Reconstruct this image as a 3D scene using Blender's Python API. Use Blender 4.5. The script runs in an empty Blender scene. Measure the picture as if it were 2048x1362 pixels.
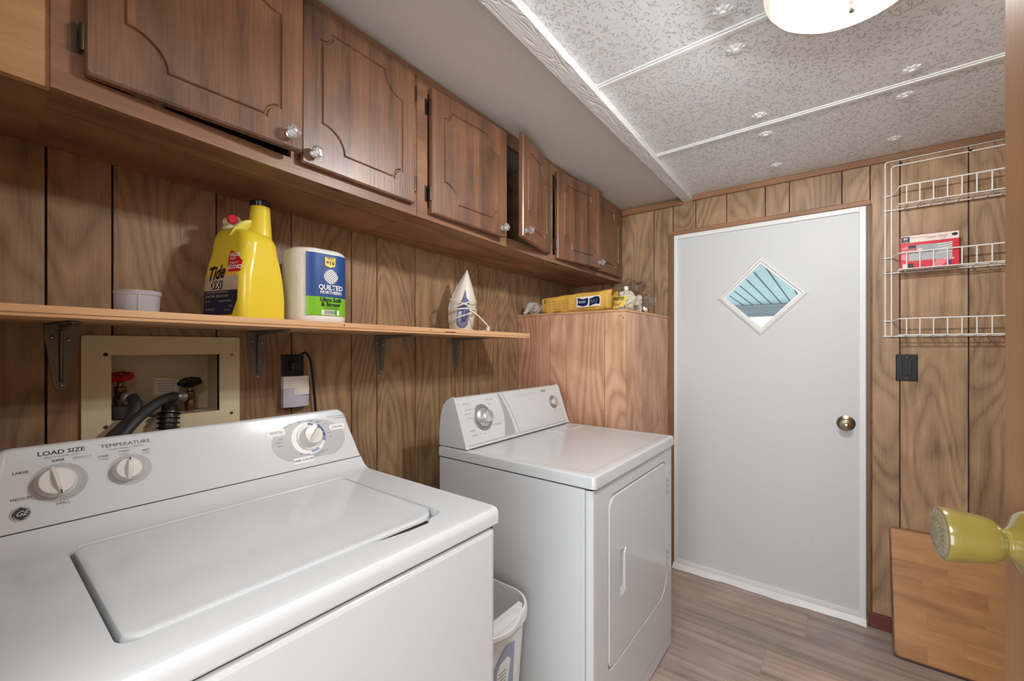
import bpy, bmesh, math, random
from mathutils import Vector, Matrix, noise
random.seed(7)
PI = math.pi
scene = bpy.context.scene
C = bpy.context.collection

# ------------------------------------------------------------------ camera, world, exposure, lights
FPX, YAW = 850.0, math.atan2(656.0, 850.0)
cam_d = bpy.data.cameras.new('camera')
cam_d.sensor_width = 36.0
cam_d.lens = FPX / 2048.0 * 36.0
cam_d.shift_y = 14.0 / 2048.0
cam_d.clip_start = 0.02
cam = bpy.data.objects.new('camera', cam_d)
C.objects.link(cam)
cam.location = (1.41, 0.0, 1.26)
cam.rotation_euler = (PI / 2, 0, YAW)
scene.camera = cam

world = bpy.data.worlds.new('world')
scene.world = world
world.use_nodes = True
bg = world.node_tree.nodes['Background']
bg.inputs[0].default_value = (0.84, 0.94, 1.0, 1)
bg.inputs[1].default_value = 1.25

scene.view_settings.view_transform = 'Standard'
scene.view_settings.look = 'None'
scene.view_settings.gamma = 1.0
scene.view_settings.use_curve_mapping = False
scene.view_settings.exposure = 0.7

def area(name, loc, rot, sx, sy, power, col=(1, 1, 1)):
    l = bpy.data.lights.new(name, 'AREA')
    l.shape = 'RECTANGLE'; l.size = sx; l.size_y = sy; l.energy = power; l.color = col
    o = bpy.data.objects.new(name, l); C.objects.link(o)
    o.location = loc; o.rotation_euler = rot
    return o
# unseen fill panels added behind the camera to lift the room's ambient light
area('hall_ceiling_light', (1.42, -0.45, 1.92), Vector((-1.0, 0.85, -0.95)).to_track_quat('-Z', 'Y').to_euler(), 0.7, 0.6, 9.5, (0.94, 0.97, 1.0))
area('hall_window_light', (1.35, -1.5, 1.0), (math.radians(121), 0, 0), 2.2, 1.7, 52, (0.93, 0.97, 1.0))
# the two bulbs in the glass ceiling lamp
def bulb_light(name, loc, power, rad):
    l = bpy.data.lights.new(name, 'POINT')
    l.energy = power; l.shadow_soft_size = rad; l.color = (0.94, 0.97, 1.0)
    o = bpy.data.objects.new(name, l); C.objects.link(o); o.location = loc
bulb_light('bulb_light', (1.355, 1.175, 2.040), 52, 0.028)
bulb_light('bulb_light', (1.505, 1.155, 2.040), 52, 0.028)

# ------------------------------------------------------------------ helpers
def lin(c):
    return tuple(((v / 255.0) / 12.92 if v / 255.0 <= 0.04045 else ((v / 255.0 + 0.055) / 1.055) ** 2.4) for v in c) + (1.0,)

class NT:
    def __init__(s, name):
        s.m = bpy.data.materials.new(name); s.m.use_nodes = True
        s.t = s.m.node_tree; s.b = s.t.nodes['Principled BSDF']; s.out = s.t.nodes['Material Output']
    def n(s, kind, **kw):
        nd = s.t.nodes.new(kind)
        for k, v in kw.items(): setattr(nd, k, v)
        return nd
    def l(s, a, b): s.t.links.new(a, b)
    def math(s, op, a, b=0.0):
        nd = s.n('ShaderNodeMath', operation=op)
        for i, v in enumerate((a, b)):
            if isinstance(v, (int, float)): nd.inputs[i].default_value = v
            else: s.l(v, nd.inputs[i])
        return nd.outputs[0]
    def coords(s, scale=(1, 1, 1), rnd=True):
        tc = s.n('ShaderNodeTexCoord'); mp = s.n('ShaderNodeMapping')
        mp.inputs['Scale'].default_value = scale
        s.l(tc.outputs['Object'], mp.inputs[0])
        if rnd:
            oi = s.n('ShaderNodeObjectInfo')
            cb = s.n('ShaderNodeCombineXYZ')
            r = s.math('MULTIPLY', oi.outputs['Random'], 37.0)
            for i in range(3): s.l(r, cb.inputs[i])
            s.l(cb.outputs[0], mp.inputs['Location'])
        return mp.outputs[0]
    def noise(s, vec, scale, detail=3, rough=0.5, dist=0.0):
        nd = s.n('ShaderNodeTexNoise')
        nd.inputs['Scale'].default_value = scale; nd.inputs['Detail'].default_value = detail
        nd.inputs['Roughness'].default_value = rough; nd.inputs['Distortion'].default_value = dist
        s.l(vec, nd.inputs['Vector']); return nd.outputs['Fac']
    def ramp(s, fac, stops):
        r = s.n('ShaderNodeValToRGB')
        while len(r.color_ramp.elements) < len(stops): r.color_ramp.elements.new(0.5)
        for e, (p, c) in zip(r.color_ramp.elements, stops): e.position = p; e.color = c
        s.l(fac, r.inputs[0]); return r.outputs[0]
    def mix(s, a, b, fac, mode='MIX'):
        m = s.n('ShaderNodeMix', data_type='RGBA', blend_type=mode)
        for idx, v in ((0, fac), (6, a), (7, b)):
            if isinstance(v, (int, float)): m.inputs[idx].default_value = v
            elif isinstance(v, tuple): m.inputs[idx].default_value = v
            else: s.l(v, m.inputs[idx])
        return m.outputs[2]
    def bump(s, h, dist, strength=1.0):
        b = s.n('ShaderNodeBump'); b.inputs['Strength'].default_value = strength
        b.inputs['Distance'].default_value = dist
        s.l(h, b.inputs['Height']); s.l(b.outputs[0], s.b.inputs['Normal'])

def mat(name, col, rough=0.5, metal=0.0, spec=0.5, coat=0.0, emit=None, estr=0.0, var=0.0, bump=0.0, bscale=60, alpha=1.0, trans=0.0, ior=1.45, sub=0.0):
    w = NT(name); b = w.b
    b.inputs['Base Color'].default_value = lin(col)
    b.inputs['Roughness'].default_value = rough; b.inputs['Metallic'].default_value = metal
    b.inputs['Specular IOR Level'].default_value = spec
    b.inputs['Coat Weight'].default_value = coat; b.inputs['Coat Roughness'].default_value = 0.08
    b.inputs['Alpha'].default_value = alpha; b.inputs['Transmission Weight'].default_value = trans; b.inputs['IOR'].default_value = ior
    if sub: 
        b.inputs['Subsurface Weight'].default_value = sub; b.inputs['Subsurface Radius'].default_value = (0.02, 0.015, 0.01)
    if emit: b.inputs['Emission Color'].default_value = lin(emit); b.inputs['Emission Strength'].default_value = estr
    v = w.coords(rnd=False)
    if var:
        n = w.noise(v, 7, 4)
        c2 = tuple(max(0, min(255, x * (1 - var))) for x in col)
        w.l(w.mix(lin(col), lin(c2), w.ramp(n, [(0.35, (0, 0, 0, 1)), (0.75, (1, 1, 1, 1))])), b.inputs['Base Color'])
    if bump:
        w.bump(w.noise(v, bscale, 3), bump)
    return w.m

def wood(name, light, dark, axis='z', rough=0.45, bands=7.0, big=3.0, fine=0.5, figure=0.6, tone=True, bump=0.0004, spec=0.4, stretch=0.13, fs=0.05):
    w = NT(name)
    st = {'x': (stretch, 1, 1), 'y': (1, stretch, 1), 'z': (1, 1, stretch)}[axis]
    v = w.coords(st)
    n = w.noise(v, big, 2, 0.45, 0.35)
    rings = w.math('PINGPONG', w.math('MULTIPLY', n, bands * 2), 1.0)
    fsv = {'x': (fs, 1, 1), 'y': (1, fs, 1), 'z': (1, 1, fs)}[axis]
    v2 = w.coords(fsv)
    g = w.noise(v2, 170, 3, 0.7)
    g2 = w.noise(v2, 35, 2, 0.5)
    v3 = w.coords((1, 1, 1))
    blot = w.noise(v3, 4.5, 3, 0.55, 0.6)
    line = w.math('POWER', w.math('SUBTRACT', 1.0, rings), 5.0)
    f = w.math('SUBTRACT', w.math('MULTIPLY', rings, figure), w.math('MULTIPLY', line, figure * 0.4))
    f = w.math('ADD', f, w.math('MULTIPLY', g, fine))
    f = w.math('ADD', f, w.math('MULTIPLY', g2, 0.45))
    f = w.math('ADD', f, w.math('MULTIPLY', blot, 0.7))
    tot = figure * 0.35 + fine * 0.5 + 0.225 + 0.35
    f = w.math('MULTIPLY', f, 0.5 / tot)
    col = w.ramp(f, [(0.28, lin(dark)), (0.72, lin(light))])
    if tone:
        at = w.n('ShaderNodeAttribute', attribute_type='OBJECT', attribute_name='tone')
        col = w.mix(col, at.outputs['Color'], 1.0, 'MULTIPLY')
    w.l(col, w.b.inputs['Base Color'])
    w.b.inputs['Roughness'].default_value = rough
    w.b.inputs['Specular IOR Level'].default_value = spec
    if bump: w.bump(w.math('ADD', g, w.math('MULTIPLY', rings, 0.3)), bump)
    return w.m

M = {}
M['panel_left'] = wood('panel_left_wood', (180, 147, 112), (102, 75, 54), figure=0.22, bands=28, stretch=0.24, big=3)
M['panel_far'] = wood('panel_far_wood', (190, 157, 122), (112, 84, 58), figure=0.22, bands=28, big=3, stretch=0.24)
M['closet'] = wood('closet_wood', (222, 182, 152), (164, 118, 92), figure=0.28, bands=18, fine=0.3, stretch=0.25)
M['cab_door'] = wood('cabinet_door_wood', (142, 98, 68), (52, 32, 23), figure=0.25, bands=5, fine=0.8, rough=0.36, spec=0.8, fs=0.04, stretch=0.16, big=4)
M['cab_frame'] = wood('cabinet_frame_wood', (158, 118, 90), (96, 66, 50), axis='y', figure=0.2, rough=0.38)
M['cab_under'] = wood('cabinet_underside_wood', (166, 124, 92), (104, 74, 54), axis='y', figure=0.3, rough=0.5)
M['filler'] = wood('filler_wood', (206, 164, 116), (164, 122, 80), axis='y', figure=0.4)
M['shelf'] = wood('shelf_wood', (226, 182, 136), (190, 138, 94), axis='y', figure=0.35, bands=5, rough=0.55)
M['trim'] = wood('trim_wood', (162, 120, 86), (118, 82, 56), axis='x', figure=0.25)
M['trim_v'] = wood('trim_upright_wood', (148, 112, 82), (106, 76, 54), axis='z', figure=0.25)
M['floor'] = wood('floor_vinyl', (206, 190, 178), (112, 98, 90), axis='x', figure=0.2, bands=6, big=6, fine=1.0, rough=0.42, stretch=0.05, bump=0.0002, fs=0.02)
M['butcher'] = wood('butcher_block', (200, 150, 98), (152, 104, 62), axis='x', figure=0.25, rough=0.4)
M['ent_door'] = wood('open_door_wood', (160, 116, 74), (122, 84, 52), figure=0.2)
M['groove'] = mat('groove_dark', (46, 30, 22), 0.8)
M['dark'] = mat('dark_interior', (22, 18, 16), 0.8)
M['base_red'] = mat('baseboard_red', (118, 66, 58), 0.4, var=0.1)
M['white_app'] = mat('appliance_white', (208, 212, 215), 0.2, coat=0.3, spec=0.5)
M['white_door'] = mat('door_white', (205, 209, 212), 0.45, bump=0.0003, bscale=300)
M['white_alu'] = mat('frame_white', (228, 230, 229), 0.35)
M['gap'] = mat('gap_dark', (70, 72, 74), 0.6)
M['grey_print'] = mat('print_grey', (120, 122, 124), 0.5)
M['black_print'] = mat('print_black', (48, 50, 52), 0.5)
M['grey_oval'] = mat('fascia_grey', (176, 178, 180), 0.35)
M['grey_mid'] = mat('fascia_mid_grey', (168, 170, 171), 0.3)
M['white_print'] = mat('print_white', (235, 236, 236), 0.4)
M['blue_print'] = mat('print_blue', (28, 72, 140), 0.4)
M['blue_faint'] = mat('print_blue_faint', (150, 158, 190), 0.4)
M['slate_print'] = mat('print_slate', (120, 135, 155), 0.4)
M['knob_white'] = mat('knob_white', (222, 221, 217), 0.25, coat=0.3)
M['silver'] = mat('silver_print', (190, 192, 194), 0.3)
M['chrome'] = mat('chrome', (222, 224, 228), 0.25, 0.75)
M['steel'] = mat('brushed_steel', (168, 170, 172), 0.35, 0.7)
M['nickel'] = mat('antique_nickel', (150, 136, 116), 0.28, 1.0)
M['bracket'] = mat('bracket_grey_metal', (124, 119, 112), 0.42, 0.4, var=0.2)
M['hinge'] = mat('hinge_metal', (84, 74, 64), 0.35, 0.8)
M['screw'] = mat('screw_metal', (190, 184, 172), 0.3, 1.0)
M['cream'] = mat('valve_box_cream', (216, 200, 164), 0.5, var=0.06)
M['cream_in'] = mat('valve_box_inner', (210, 194, 166), 0.6, var=0.15)
M['paper'] = mat('paper_label', (232, 224, 214), 0.7)
M['red_handle'] = mat('red_enamel', (178, 24, 40), 0.4)
M['black_handle'] = mat('black_enamel', (20, 24, 28), 0.35)
M['brass'] = mat('old_brass', (150, 122, 96), 0.38, 0.85, var=0.4)
M['rubber'] = mat('hose_rubber', (58, 57, 56), 0.5, var=0.3)
M['black_plastic'] = mat('black_plastic', (24, 24, 25), 0.4)
M['sensor_white'] = mat('sensor_white', (224, 216, 210), 0.4)
M['sensor_lav'] = mat('sensor_lavender', (188, 186, 200), 0.35)
M['yellow'] = mat('bottle_yellow', (236, 210, 56), 0.28, coat=0.2, sub=0.1)
M['yellow_lt'] = mat('handle_yellow', (226, 212, 92), 0.35)
M['capblack'] = mat('cap_black', (34, 34, 36), 0.3)
M['tap_cream'] = mat('tap_cream', (232, 222, 186), 0.35)
M['label_red'] = mat('label_red', (206, 20, 48), 0.35)
M['label_navy'] = mat('label_navy', (20, 32, 66), 0.35)
M['label_orange'] = mat('label_sun', (238, 190, 70), 0.35)
M['label_tan'] = mat('label_tan', (206, 188, 164), 0.35, var=0.3)
M['print_dark'] = mat('print_dark', (16, 16, 24), 0.4)
M['tp_white'] = mat('wrap_white', (236, 232, 226), 0.35, bump=0.002, bscale=35)
M['tp_green'] = mat('label_green', (124, 192, 40), 0.3)
M['tp_yellow'] = mat('label_yellow', (240, 218, 90), 0.35)
M['masthead'] = mat('masthead_yellow', (214, 184, 84), 0.6)
M['iron_white'] = mat('iron_white', (232, 226, 214), 0.3)
M['iron_purple'] = mat('iron_blue', (120, 128, 172), 0.25, coat=0.3)
M['iron_dark'] = mat('iron_dark_blue', (78, 80, 128), 0.25)
M['cord_white'] = mat('cord_white', (226, 216, 200), 0.5)
M['pkg_yellow'] = mat('package_yellow', (224, 178, 84), 0.4, bump=0.003, bscale=22, var=0.12)
M['news'] = mat('newsprint', (206, 196, 180), 0.7, var=0.25, bump=0.004, bscale=40)
M['board_edge'] = wood('board_edge_wood', (132, 84, 46), (88, 52, 28), axis='x')
M['wire'] = mat('wire_white', (236, 234, 228), 0.35)
M['box_red'] = mat('box_red', (214, 36, 60), 0.35)
M['box_pink'] = mat('box_pink', (232, 130, 150), 0.35)
M['box_white'] = mat('box_white', (232, 222, 214), 0.4)
M['knob_yellow'] = mat('knob_yellow_brass', (126, 112, 52), 0.2, 0.0, coat=0.7)
M['knob_face'] = mat('knob_embossed', (158, 150, 122), 0.35, 0.5, bump=0.0004, bscale=400)
M['bin'] = mat('bin_white_plastic', (228, 230, 231), 0.3, sub=0.05)
M['awning'] = mat('awning_pan', (208, 236, 242), 0.5)
M['awning_beam'] = mat('awning_beam', (176, 178, 182), 0.5)
M['conc'] = mat('patio_concrete', (190, 188, 182), 0.9, var=0.1)
M['hall'] = mat('hall_wall', (200, 190, 176), 0.8)

def ceiling_mat():
    w = NT('textured_ceiling')
    w.b.inputs['Base Color'].default_value = lin((232, 233, 234)); w.b.inputs['Roughness'].default_value = 0.6
    v = w.coords((1, 0.7, 1), rnd=False)
    n = w.noise(v, 120, 2.5, 0.55, 0.5)
    h = w.ramp(n, [(0.37, (0, 0, 0, 1)), (0.42, (1, 1, 1, 1))])
    n2 = w.noise(v, 20, 2)
    w.bump(w.math('ADD', h, w.math('MULTIPLY', n2, 0.4)), 0.0040, 1.0)
    return w.m
M['ceil'] = ceiling_mat()
def soffit_mat():
    w = NT('soffit_vinyl')
    w.b.inputs['Base Color'].default_value = lin((214, 207, 200)); w.b.inputs['Roughness'].default_value = 0.6
    w.bump(w.noise(w.coords(rnd=False), 260, 2), 0.0012, 0.6)
    return w.m
M['soffit'] = soffit_mat()
def beam_mat():
    w = NT('embossed_beam')
    w.b.inputs['Base Color'].default_value = lin((228, 228, 226)); w.b.inputs['Roughness'].default_value = 0.5
    v = w.coords((1, 0.14, 1), rnd=False)
    n = w.noise(v, 26, 2, 0.5, 0.8)
    r = w.math('PINGPONG', w.math('MULTIPLY', n, 18), 1.0)
    h = w.ramp(r, [(0.1, (0, 0, 0, 1)), (0.5, (1, 1, 1, 1))])
    w.bump(h, 0.002, 0.8)
    return w.m
M['beam'] = beam_mat()
def glass_mat(name, tint=(1, 1, 1, 1), a=0.9, rough=0.02):
    w = NT(name); t = w.t
    t.nodes.remove(w.b)
    tr = w.n('ShaderNodeBsdfTransparent'); tr.inputs[0].default_value = tint
    gl = w.n('ShaderNodeBsdfGlossy'); gl.inputs['Roughness'].default_value = rough
    mx = w.n('ShaderNodeMixShader'); mx.inputs[0].default_value = 1 - a
    w.l(tr.outputs[0], mx.inputs[1]); w.l(gl.outputs[0], mx.inputs[2]); w.l(mx.outputs[0], w.out.inputs[0])
    return w.m
M['glass'] = glass_mat('window_glass', (0.93, 0.98, 0.98, 1), 0.95)
M['clearbag'] = glass_mat('clear_plastic_bag', (0.93, 0.90, 0.88, 1), 0.86, 0.15)
M['crystal'] = mat('crystal_knob', (240, 240, 242), 0.05, trans=0.9, ior=1.5)
def cup_mat():
    w = NT('frosted_cup_plastic'); b = w.b
    b.inputs['Base Color'].default_value = lin((206, 204, 214)); b.inputs['Roughness'].default_value = 0.25
    b.inputs['Alpha'].default_value = 0.55
    return w.m
M['cup'] = cup_mat()
def lamp_mat():
    w = NT('lamp_glass'); t = w.t
    w.b.inputs['Base Color'].default_value = lin((245, 232, 212))
    w.b.inputs['Roughness'].default_value = 0.3
    w.b.inputs['Emission Color'].default_value = lin((255, 240, 218)); w.b.inputs['Emission Strength'].default_value = 0.4
    v = w.coords((1, 1, 1), rnd=False)
    n = w.noise(v, 14, 2, 0.5, 1.5)
    r = w.math('PINGPONG', w.math('MULTIPLY', n, 10), 1.0)
    w.l(w.mix(lin((255, 243, 224)), lin((232, 214, 186)), w.ramp(r, [(0.0, (1, 1, 1, 1)), (0.09, (0, 0, 0, 1))])), w.b.inputs['Emission Color'])
    tr = w.n('ShaderNodeBsdfTransparent'); tr.inputs[0].default_value = (1, 0.97, 0.93, 1)
    mx = w.n('ShaderNodeMixShader'); mx.inputs[0].default_value = 0.25
    w.l(w.b.outputs[0], mx.inputs[1]); w.l(tr.outputs[0], mx.inputs[2]); w.l(mx.outputs[0], w.out.inputs[0])
    return w.m
M['lampglass'] = lamp_mat()

MW = {}
def tag(o, label=None, cat=None, group=None, kind=None):
    if label: o['label'] = label
    if cat: o['category'] = cat
    if group: o['group'] = group
    if kind: o['kind'] = kind
    return o
def thing(name, label, cat, loc=(0, 0, 0), rotz=0.0, group=None, rot=None):
    o = bpy.data.objects.new(name, None); C.objects.link(o)
    o.empty_display_size = 0.05
    o.location = loc; o.rotation_euler = rot if rot else (0, 0, rotz)
    from mathutils import Euler
    MW[o.name] = Matrix.Translation(loc) @ Euler(o.rotation_euler).to_matrix().to_4x4()
    return tag(o, label, cat, group)
def obj(name, bm, m, parent=None, local=False, smooth=None, bevel=0.0, seg=2, kind=None, label=None, tone=None, mats=None):
    """bmesh -> linked mesh object. Vertices are in world space unless local=True."""
    if parent is not None and not local:
        bm.transform(MW[parent.name].inverted())
    bmesh.ops.remove_doubles(bm, verts=bm.verts, dist=1e-6)
    bmesh.ops.recalc_face_normals(bm, faces=bm.faces)
    me = bpy.data.meshes.new(name)
    if smooth is not None:
        for f in bm.faces: f.smooth = True
    bm.to_mesh(me); bm.free()
    if smooth is not None: me.set_sharp_from_angle(angle=math.radians(smooth))
    for mm in (mats or [m]): me.materials.append(mm)
    o = bpy.data.objects.new(name, me); C.objects.link(o)
    if parent is not None:
        o.parent = parent; MW[o.name] = MW[parent.name]
    else: MW[o.name] = Matrix.Identity(4)
    if bevel:
        b = o.modifiers.new('bevel', 'BEVEL'); b.width = bevel; b.segments = seg; b.limit_method = 'ANGLE'
        b.angle_limit = math.radians(40); b.harden_normals = False
    if smooth is not None:
        w = o.modifiers.new('weighted_normal', 'WEIGHTED_NORMAL'); w.keep_sharp = True
    if kind: o['kind'] = kind
    if label: o['label'] = label
    t = tone if tone is not None else (1, 1, 1)
    if isinstance(t, (int, float)): t = (t, t, t)
    o['tone'] = [float(x) for x in t]
    return o
def NB(): return bmesh.new()
def box(bm, x0, x1, y0, y1, z0, z1):
    v = [bm.verts.new(p) for p in ((x0, y0, z0), (x1, y0, z0), (x1, y1, z0), (x0, y1, z0), (x0, y0, z1), (x1, y0, z1), (x1, y1, z1), (x0, y1, z1))]
    for q in ((0, 3, 2, 1), (4, 5, 6, 7), (0, 1, 5, 4), (1, 2, 6, 5), (2, 3, 7, 6), (3, 0, 4, 7)):
        bm.faces.new([v[i] for i in q])
    return bm
def B(*a): return box(NB(), *a)
def loft(bm, loops, cap0=True, cap1=True, closed=True):
    rows = [[bm.verts.new(p) for p in lp] for lp in loops]
    n = len(rows[0])
    for a, b in zip(rows, rows[1:]):
        for i in range(n if closed else n - 1):
            j = (i + 1) % n
            try: bm.faces.new((a[i], a[j], b[j], b[i]))
            except ValueError: pass
    if cap0 and closed: bm.faces.new(rows[0][::-1])
    if cap1 and closed: bm.faces.new(rows[-1])
    return bm
def prism(bm, poly, axis, a, b):
    def P(p, t):
        return {'x': (t, p[0], p[1]), 'y': (p[0], t, p[1]), 'z': (p[0], p[1], t)}[axis]
    return loft(bm, [[P(p, a) for p in poly], [P(p, b) for p in poly]])
def basis(o, x, y, z):
    m = Matrix.Identity(4)
    for i in range(3):
        m[i][0] = x[i]; m[i][1] = y[i]; m[i][2] = z[i]; m[i][3] = o[i]
    return m
def frame_to(o, z):
    z = Vector(z).normalized()
    x = Vector((0, 0, 1)).cross(z)
    if x.length < 1e-4: x = Vector((1, 0, 0))
    x.normalize(); y = z.cross(x)
    return basis(o, x, y, z)
def lathe(bm, prof, mtx=Matrix.Identity(4), n=24, caps=True, ripple=None):
    loops = []
    for k, (r, h) in enumerate(prof):
        lp = []
        for i in range(n):
            a = 2 * PI * i / n
            rr = max(r, 1e-5)
            if ripple: rr *= 1 + ripple(a, k)
            lp.append(mtx @ Vector((rr * math.cos(a), rr * math.sin(a), h)))
        loops.append(lp)
    return loft(bm, loops, caps, caps)
def tube(bm, pts, r, n=8, caps=True, closed=False):
    pts = [Vector(p) for p in pts]
    N = len(pts); loops = []
    up = None
    for i, p in enumerate(pts):
        if closed: t = pts[(i + 1) % N] - pts[i - 1]
        else: t = pts[min(i + 1, N - 1)] - pts[max(i - 1, 0)]
        t.normalize()
        if up is None:
            up = Vector((0, 0, 1)) if abs(t.z) < 0.9 else Vector((1, 0, 0))
        x = up - t * up.dot(t)
        if x.length < 1e-5: x = t.orthogonal()
        x.normalize(); up = x; y = t.cross(x)
        rr = r[i] if isinstance(r, (list, tuple)) else r
        loops.append([p + x * (rr * math.cos(2 * PI * k / n)) + y * (rr * math.sin(2 * PI * k / n)) for k in range(n)])
    if closed: loops.append(loops[0]); caps = False
    return loft(bm, loops, caps, caps)
def smoothpath(pts, sub=6):
    pts = [Vector(p) for p in pts]; out = []
    for i in range(len(pts) - 1):
        p0 = pts[max(i - 1, 0)]; p1 = pts[i]; p2 = pts[i + 1]; p3 = pts[min(i + 2, len(pts) - 1)]
        for k in range(sub):
            t = k / sub
            out.append(0.5 * ((2 * p1) + (p2 - p0) * t + (2 * p0 - 5 * p1 + 4 * p2 - p3) * t * t + (3 * p1 - p0 - 3 * p2 + p3) * t ** 3))
    out.append(pts[-1]); return out
def rrect(a0, a1, b0, b1, r, n=5):
    rs = r if isinstance(r, (list, tuple)) else (r, r, r, r)
    out = []
    for (cx, cy, s, rr) in ((a0, b0, PI, rs[0]), (a1, b0, 1.5 * PI, rs[1]), (a1, b1, 0, rs[2]), (a0, b1, 0.5 * PI, rs[3])):
        ox = cx + rr if cx == a0 else cx - rr
        oy = cy + rr if cy == b0 else cy - rr
        for i in range(n + 1):
            t = s + 0.5 * PI * i / n
            out.append((ox + rr * math.cos(t), oy + rr * math.sin(t)))
    return out
def fill(bm, loops3d):
    es = []
    for lp in loops3d:
        vs = [bm.verts.new(p) for p in lp]
        for i in range(len(vs)): es.append(bm.edges.new((vs[i], vs[(i + 1) % len(vs)])))
    bmesh.ops.triangle_fill(bm, use_beauty=True, use_dissolve=False, edges=es)
    return bm
def text(name, s, size, mapper, m, parent, align='CENTER', bold=0.0, shear=0.0, xs=1.0, local=False, font_space=1.0):
    cu = bpy.data.curves.new('txt', 'FONT')
    cu.body = s; cu.size = size; cu.align_x = align; cu.align_y = 'CENTER'; cu.shear = shear
    if bold and not (set(s) & set('MWmw')): cu.offset = bold
    cu.resolution_u = 2; cu.space_character = font_space
    to = bpy.data.objects.new('txt', cu); C.objects.link(to)
    bpy.context.view_layer.update()
    dg = bpy.context.evaluated_depsgraph_get()
    me = bpy.data.meshes.new_from_object(to.evaluated_get(dg))
    bm = NB(); bm.from_mesh(me)
    bpy.data.objects.remove(to); bpy.data.curves.remove(cu); bpy.data.meshes.remove(me)
    for v in bm.verts: v.co = Vector(mapper(v.co.x * xs, v.co.y))
    return obj(name, bm, m, parent, local=local)
def poly(pts, mapper): # flat decal polygon
    bm = NB(); fill(bm, [[Vector(mapper(a, b)) for a, b in pts]]); return bm
def grid(na, nb, f):
    bm = NB(); vs = [[bm.verts.new(f(i / na, j / nb)) for j in range(nb + 1)] for i in range(na + 1)]
    for i in range(na):
        for j in range(nb): bm.faces.new((vs[i][j], vs[i + 1][j], vs[i + 1][j + 1], vs[i][j + 1]))
    return bm
def ellipse(ca, cb, ra, rb, n=32): return [(ca + ra * math.cos(2 * PI * i / n), cb + rb * math.sin(2 * PI * i / n)) for i in range(n)]
def struct(name, bm, m, parent=None, **kw):
    o = obj(name, bm, m, parent, **kw)
    if parent is None: o['kind'] = 'structure'
    return o
def rt(a, b): return random.uniform(a, b)

# ------------------------------------------------------------------ room shell
XR, YF, YN = 2.20, 2.515, -0.06
def cells(u0, u1, w0, w1, holes):
    """rectangle minus axis aligned holes -> list of rectangles"""
    us = sorted({u0, u1, *[min(max(h[k], u0), u1) for h in holes for k in (0, 1)]})
    ws = sorted({w0, w1, *[min(max(h[k], w0), w1) for h in holes for k in (2, 3)]})
    out = []
    for a, b in zip(us, us[1:]):
        run = None
        for c, d in zip(ws, ws[1:]):
            inside = any(h[0] <= (a + b) / 2 <= h[1] and h[2] <= (c + d) / 2 <= h[3] for h in holes)
            if inside:
                if run: out.append((a, b, *run)); run = None
            else: run = (run[0], d) if run else (c, d)
        if run: out.append((a, b, *run))
    return out
def planked_wall(name, axis, plane, sgn, edges, z0, z1, m, th=0.008, holes=(), gap=0.0045, back=0.05, tones=None):
    """backing wall plus one raised panel board for each strip between grooves"""
    bm = NB()
    for (a, b, c, d) in cells(edges[0], edges[-1], z0, z1, holes):
        p0, p1 = sorted((plane - sgn * (th + back), plane - sgn * th))
        if axis == 'y': box(bm, p0, p1, a, b, c, d)
        else: box(bm, a, b, p0, p1, c, d)
    w = struct(name, bm, M['groove'])
    for k, (e0, e1) in enumerate(zip(edges, edges[1:])):
        cs = cells(e0 + gap / 2, e1 - gap / 2, z0, z1, holes)
        if not cs: continue
        bm = NB()
        for (a, b, c, d) in cs:
            p0, p1 = sorted((plane, plane - sgn * (th + 0.002)))
            if axis == 'y': box(bm, p0, p1, a, b, c, d)
            else: box(bm, a, b, p0, p1, c, d)
        t = tones[k] if tones and k < len(tones) else (rt(0.9, 1.08),) * 3
        obj('plank', bm, m, w, tone=t)
    return w
VB = (0.222, 0.452, 1.080, 1.242)   # opening of the washer valve box (y0,y1,z0,z1)
ledges = [YN, 0.116, 0.226, 0.445, 0.655, 0.869, 0.977, 1.162, 1.395, 1.451, 1.553, 1.712, 1.80, 1.938, 2.10, 2.30, YF]
planked_wall('wall_left', 'y', 0.0, 1, ledges, 0, 2.24, M['panel_left'], holes=[VB],
             tones=[(.92, .92, .92), (.90, .84, .82), (.90, .86, .84), (.86, .80, .78), (.97, .96, .95), (1.0, 1, 1), (1.02, 1.03, 1), (1.04, 1.06, 1.02), (.92, .9, .9), (1.05, 1.07, 1.02), (1.02, 1.02, 1), (1, 1, 1), (.98, .98, .98), (1, 1, 1)])
DX0, DX1, DZ = 0.651, 1.505, 1.908
fedges = [-0.01, 0.21, 0.331, 0.535, 0.645, 0.77, 0.927, 1.108, 1.211, 1.417, 1.518, 1.618, 1.826, 2.03, XR]
planked_wall('wall_far', 'x', YF, -1, fedges, 0, 2.13, M['panel_far'], holes=[(DX0 - 0.012, DX1 + 0.012, -0.01, DZ + 0.012)], back=0.07)
planked_wall('wall_right', 'y', XR, -1, [YN, 0.2, 0.41, 0.7, 0.9, 1.2, 1.4, 1.62, 1.9, 2.1, 2.3, YF], 0, 2.13, M['panel_far'])
# near wall with the doorway the camera stands in
NX0, NX1 = 0.90, 1.70
planked_wall('wall_near', 'x', YN, 1, [-0.01, 0.2, 0.4, 0.65, NX0, NX1, 1.9, XR], 0, 2.2, M['panel_far'], holes=[(NX0, NX1, -0.01, 2.0)])
# hallway behind the camera
bm = NB(); box(bm, -0.2, 2.6, -2.4, -2.3, 0, 2.3); box(bm, -0.2, -0.1, -2.3, YN - 0.06, 0, 2.3); box(bm, 2.5, 2.6, -2.3, YN - 0.06, 0, 2.3)
struct('wall_hall', bm, M['hall'])
struct('ceiling_hall', B(-0.2, 2.6, -2.4, YN - 0.06, 2.2, 2.3), M['hall'])

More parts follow.
